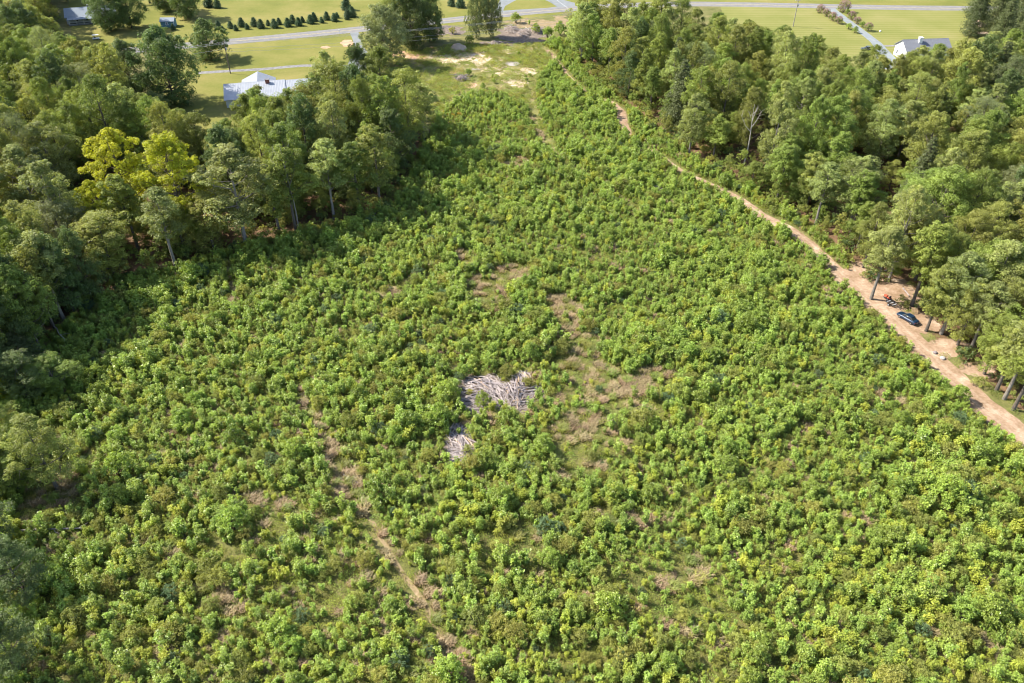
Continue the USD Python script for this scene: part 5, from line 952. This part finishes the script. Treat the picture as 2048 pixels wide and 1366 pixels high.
# ------------------------------------------------------------------ planted rows
Z = 2.926; row1 = [(1310, 186), (1385, 178), (1455, 170), (1530, 165), (1605, 160), (1680, 155), (1745, 150), (1815, 141), (1885, 135), (1955, 124), (2025, 116)]; row2 = [(1280, 168), (1345, 165), (1416, 157), (1490, 152), (1565, 148), (1640, 142), (1708, 135), (1775, 128), (1845, 122), (1908, 116), (1978, 108), (2040, 100)]
rg = np.random.default_rng(12)
for rname, row in (('front', row1), ('rear', row2)):
    for i, (x, y) in enumerate(row):
        p = at(x / Z + rg.uniform(-2.5, 2.5), y / Z + rg.uniform(-1, 1)); s = rg.uniform(0.85, 1.45); place('cedar' if rg.uniform() < 0.5 else 'cedar1', 'conifer_shrub', (p[0], p[1], 0), rg.uniform(0, 360), (s * 1.15, s * 1.15, s), f'small conifer in the {rname} planted row beyond the road, {ordinal(i)} from the yard tree', 'conifer', 'small conifers in the planted row beyond the road')
for i, (u, v, s, lb) in enumerate([(693, 20, 2.2, 'taller conifer at the end of the planted row'), (705, 34, 1.7, 'dense conifer below the end of the planted row'), (418, 14, 2.2, 'conifer standing alone on the lawn behind the row'), (436, 16, 1.6, 'smaller conifer standing alone on the lawn behind the row'), (903, 12, 1.7, 'conifer on the lawn beyond the road, above the mound'), (921, 15, 2.0, 'second conifer on the lawn beyond the road, above the mound'), (347, 60, 1.0, 'small dark shrub at the corner of the teal shed')]):
    p = at(u, v); place('cedar', 'conifer_shrub', (p[0], p[1], 0), i * 50, (s * 1.1, s * 1.1, s), lb, 'conifer', None)
# flowering shrubs along the pale driveway: green below, pink blossom on top
def flowering(seed, H, R):
    st, lv = make_bush(seed, H, R, 9, 8, 16, 0.26); rg = np.random.default_rng(seed + 1); n = 520; D = unit(rg.normal(size=(n, 3)) + [0, 0, 0.7]); lump = fb(D[:, 0] * 3, D[:, 1] * 3 + D[:, 2], 1.6, seed) > 0.46; D = D[lump]
    P = D * [R * 1.02, R * 1.02, H * 0.52] + [0, 0, H * 0.5] + rg.normal(0, 0.1, D.shape); v, f = leaf_mesh(P, unit(D + rg.normal(0, 0.4, D.shape)), 0.34 * rg.uniform(0.6, 1.3, len(D)), rg, asp=0.8); return st, lv, (v, f, np.repeat(np.clip(rg.normal(0.5, 0.2, len(D)), 0, 1), 4))
for i in range(2):
    st, lv, bl_ = flowering(500 + 10 * i, 3.2, 1.75); k = kind_prim(f'flowering{i}'); part('stems', st, M['bark'], k); foliage('leaves', lv, M['lf_green'], k); foliage('blossom', bl_, M['lf_pink'], k)
for side, row in (('pole', [((455, 145), 1.0, 1), ((525, 185), .95, 1), ((592, 232), 1.0, 1), ((660, 268), 0.9, 1), ((775, 332), .85, 0), ((850, 374), .85, 0)]), ('lawn', [((722, 135), 1.45, 1), ((768, 160), .7, 0), ((808, 222), 1.0, 1), ((870, 272), .85, 1), ((930, 308), .8, 0), ((1000, 352), .95, 1)])):
    for i, ((x, y), s, pink) in enumerate(row):
        p = at(1560 + x / 5.69, y / 5.69); lb = f'{"pink-flowering" if pink else "plain green"} shrub on the {"utility pole" if side == "pole" else "open lawn"} side of the driveway, {ordinal(i)} from the road'
        place(f'flowering{i % 2}' if pink else f'sapg{i % 3}', 'driveway_shrub', (p[0], p[1], 0), i * 70, s, lb, 'shrub', 'shrubs lining the pale driveway')
# golden flowers in the saplings below the open grass
gold = [(905, 206), (912, 226), (920, 224), (900, 228), (968, 226), (976, 238), (969, 240), (984, 224), (892, 222), (906, 232)]
gm = make_weeds(601, 1.0, 1.2, 120, 0.18); gf = make_weeds(602, 1.0, 1.5, 90, 0.20); k = kind_prim('golden'); foliage('leaves', gm, M['lf_weed'], k); gf[0][:, 2] += 0.25; foliage('flowers', gf, M['lf_gold'], k)
rg = np.random.default_rng(15)
for i, (u, v) in enumerate(sorted(gold)):
    p = at(u, v, 1.0); place('golden', 'flowering_weed', (p[0], p[1], 0), i * 40, rg.uniform(0.7, 1.3), f'golden-flowered weed below the open sandy grass, {ordinal(i)} going towards the dirt track', 'flowering weed', 'golden weeds below the open grass')
# bushes on the rough ground by the road and in the open grass
for i, (u, v, s, k_, lb) in enumerate([(938, 152, 0.95, 'sapg0', 'green bush beside the grey brush heap'), (905, 68, 1.3, 'sapo0', 'olive bush on the rough ground between the roadside trees'), (1032, 46, 1.5, 'sapg1', 'dark green bush above the wide brush heap'), (1072, 66, 1.3, 'sapg2', 'green bush at the end of the wide brush heap'), (1095, 76, 1.7, 'sapg0', 'round green bush between brush heap and weathered pole'), (940, 88, 1.2, 'sapg1', 'bush at the foot of the narrow roadside trees'), (1000, 50, 1.2, 'sapo2', 'olive bush in the wide brush heap'), (895, 150, 0.6, 'sap2', 'low bush in the open grass by the reddish soil'), (985, 155, 0.6, 'sap3', 'low bush between sand patches and brush heap'), (966, 178, 0.7, 'sapg2', 'low bush by the small sandy spot'), (1058, 50, 1.1, 'sap1', 'bush above the brush heap, beside the roadside'), (1112, 100, 1.6, 'sapg1', 'leafy bush at the top of the dirt track'), (735, 128, 1.4, 'sapg0', 'bush at the foot of the broad blue-green tree'), (1120, 70, 1.8, 'sapg2', 'tall bush beside the weathered utility pole')]):
    p = at(u, v); place(k_, 'bush', (p[0], p[1], 0), i * 33, s, lb, 'bush', None)
# rough scrub growing up into the open grass
X, Y, r = hexpts(clear_poly, 3.0, 58); q = r.uniform(size=(X.size, 4)); d = shapely.distance(FIELD_POLY, shapely.points(X, Y)); k = (q[:, 0] < np.where(d < 7, 0.55, 0.16)) & (fb(X, Y, 0.12, 73, 3) > 0.44); n = k.sum(); kk_ = ['sapo0', 'sapg0', 'sap2', 'sapy0']
scatter('clearing_scrub', [merged(a) for a in kk_], (q[k, 1] * 4).astype(int), np.column_stack([X[k], Y[k], np.zeros(n)]), rot.uniform(0, 360, n), 0.3 + 0.45 * q[k, 2], 'low scrub growing up into the sparse open grass', [PROTO[a][1] for a in kk_])
tri = 0
for p_ in stage.TraverseAll():
    if p_.IsA(UsdGeom.Mesh): tri += len(p_.GetAttribute('faceVertexCounts').Get())
print('triangles', tri)
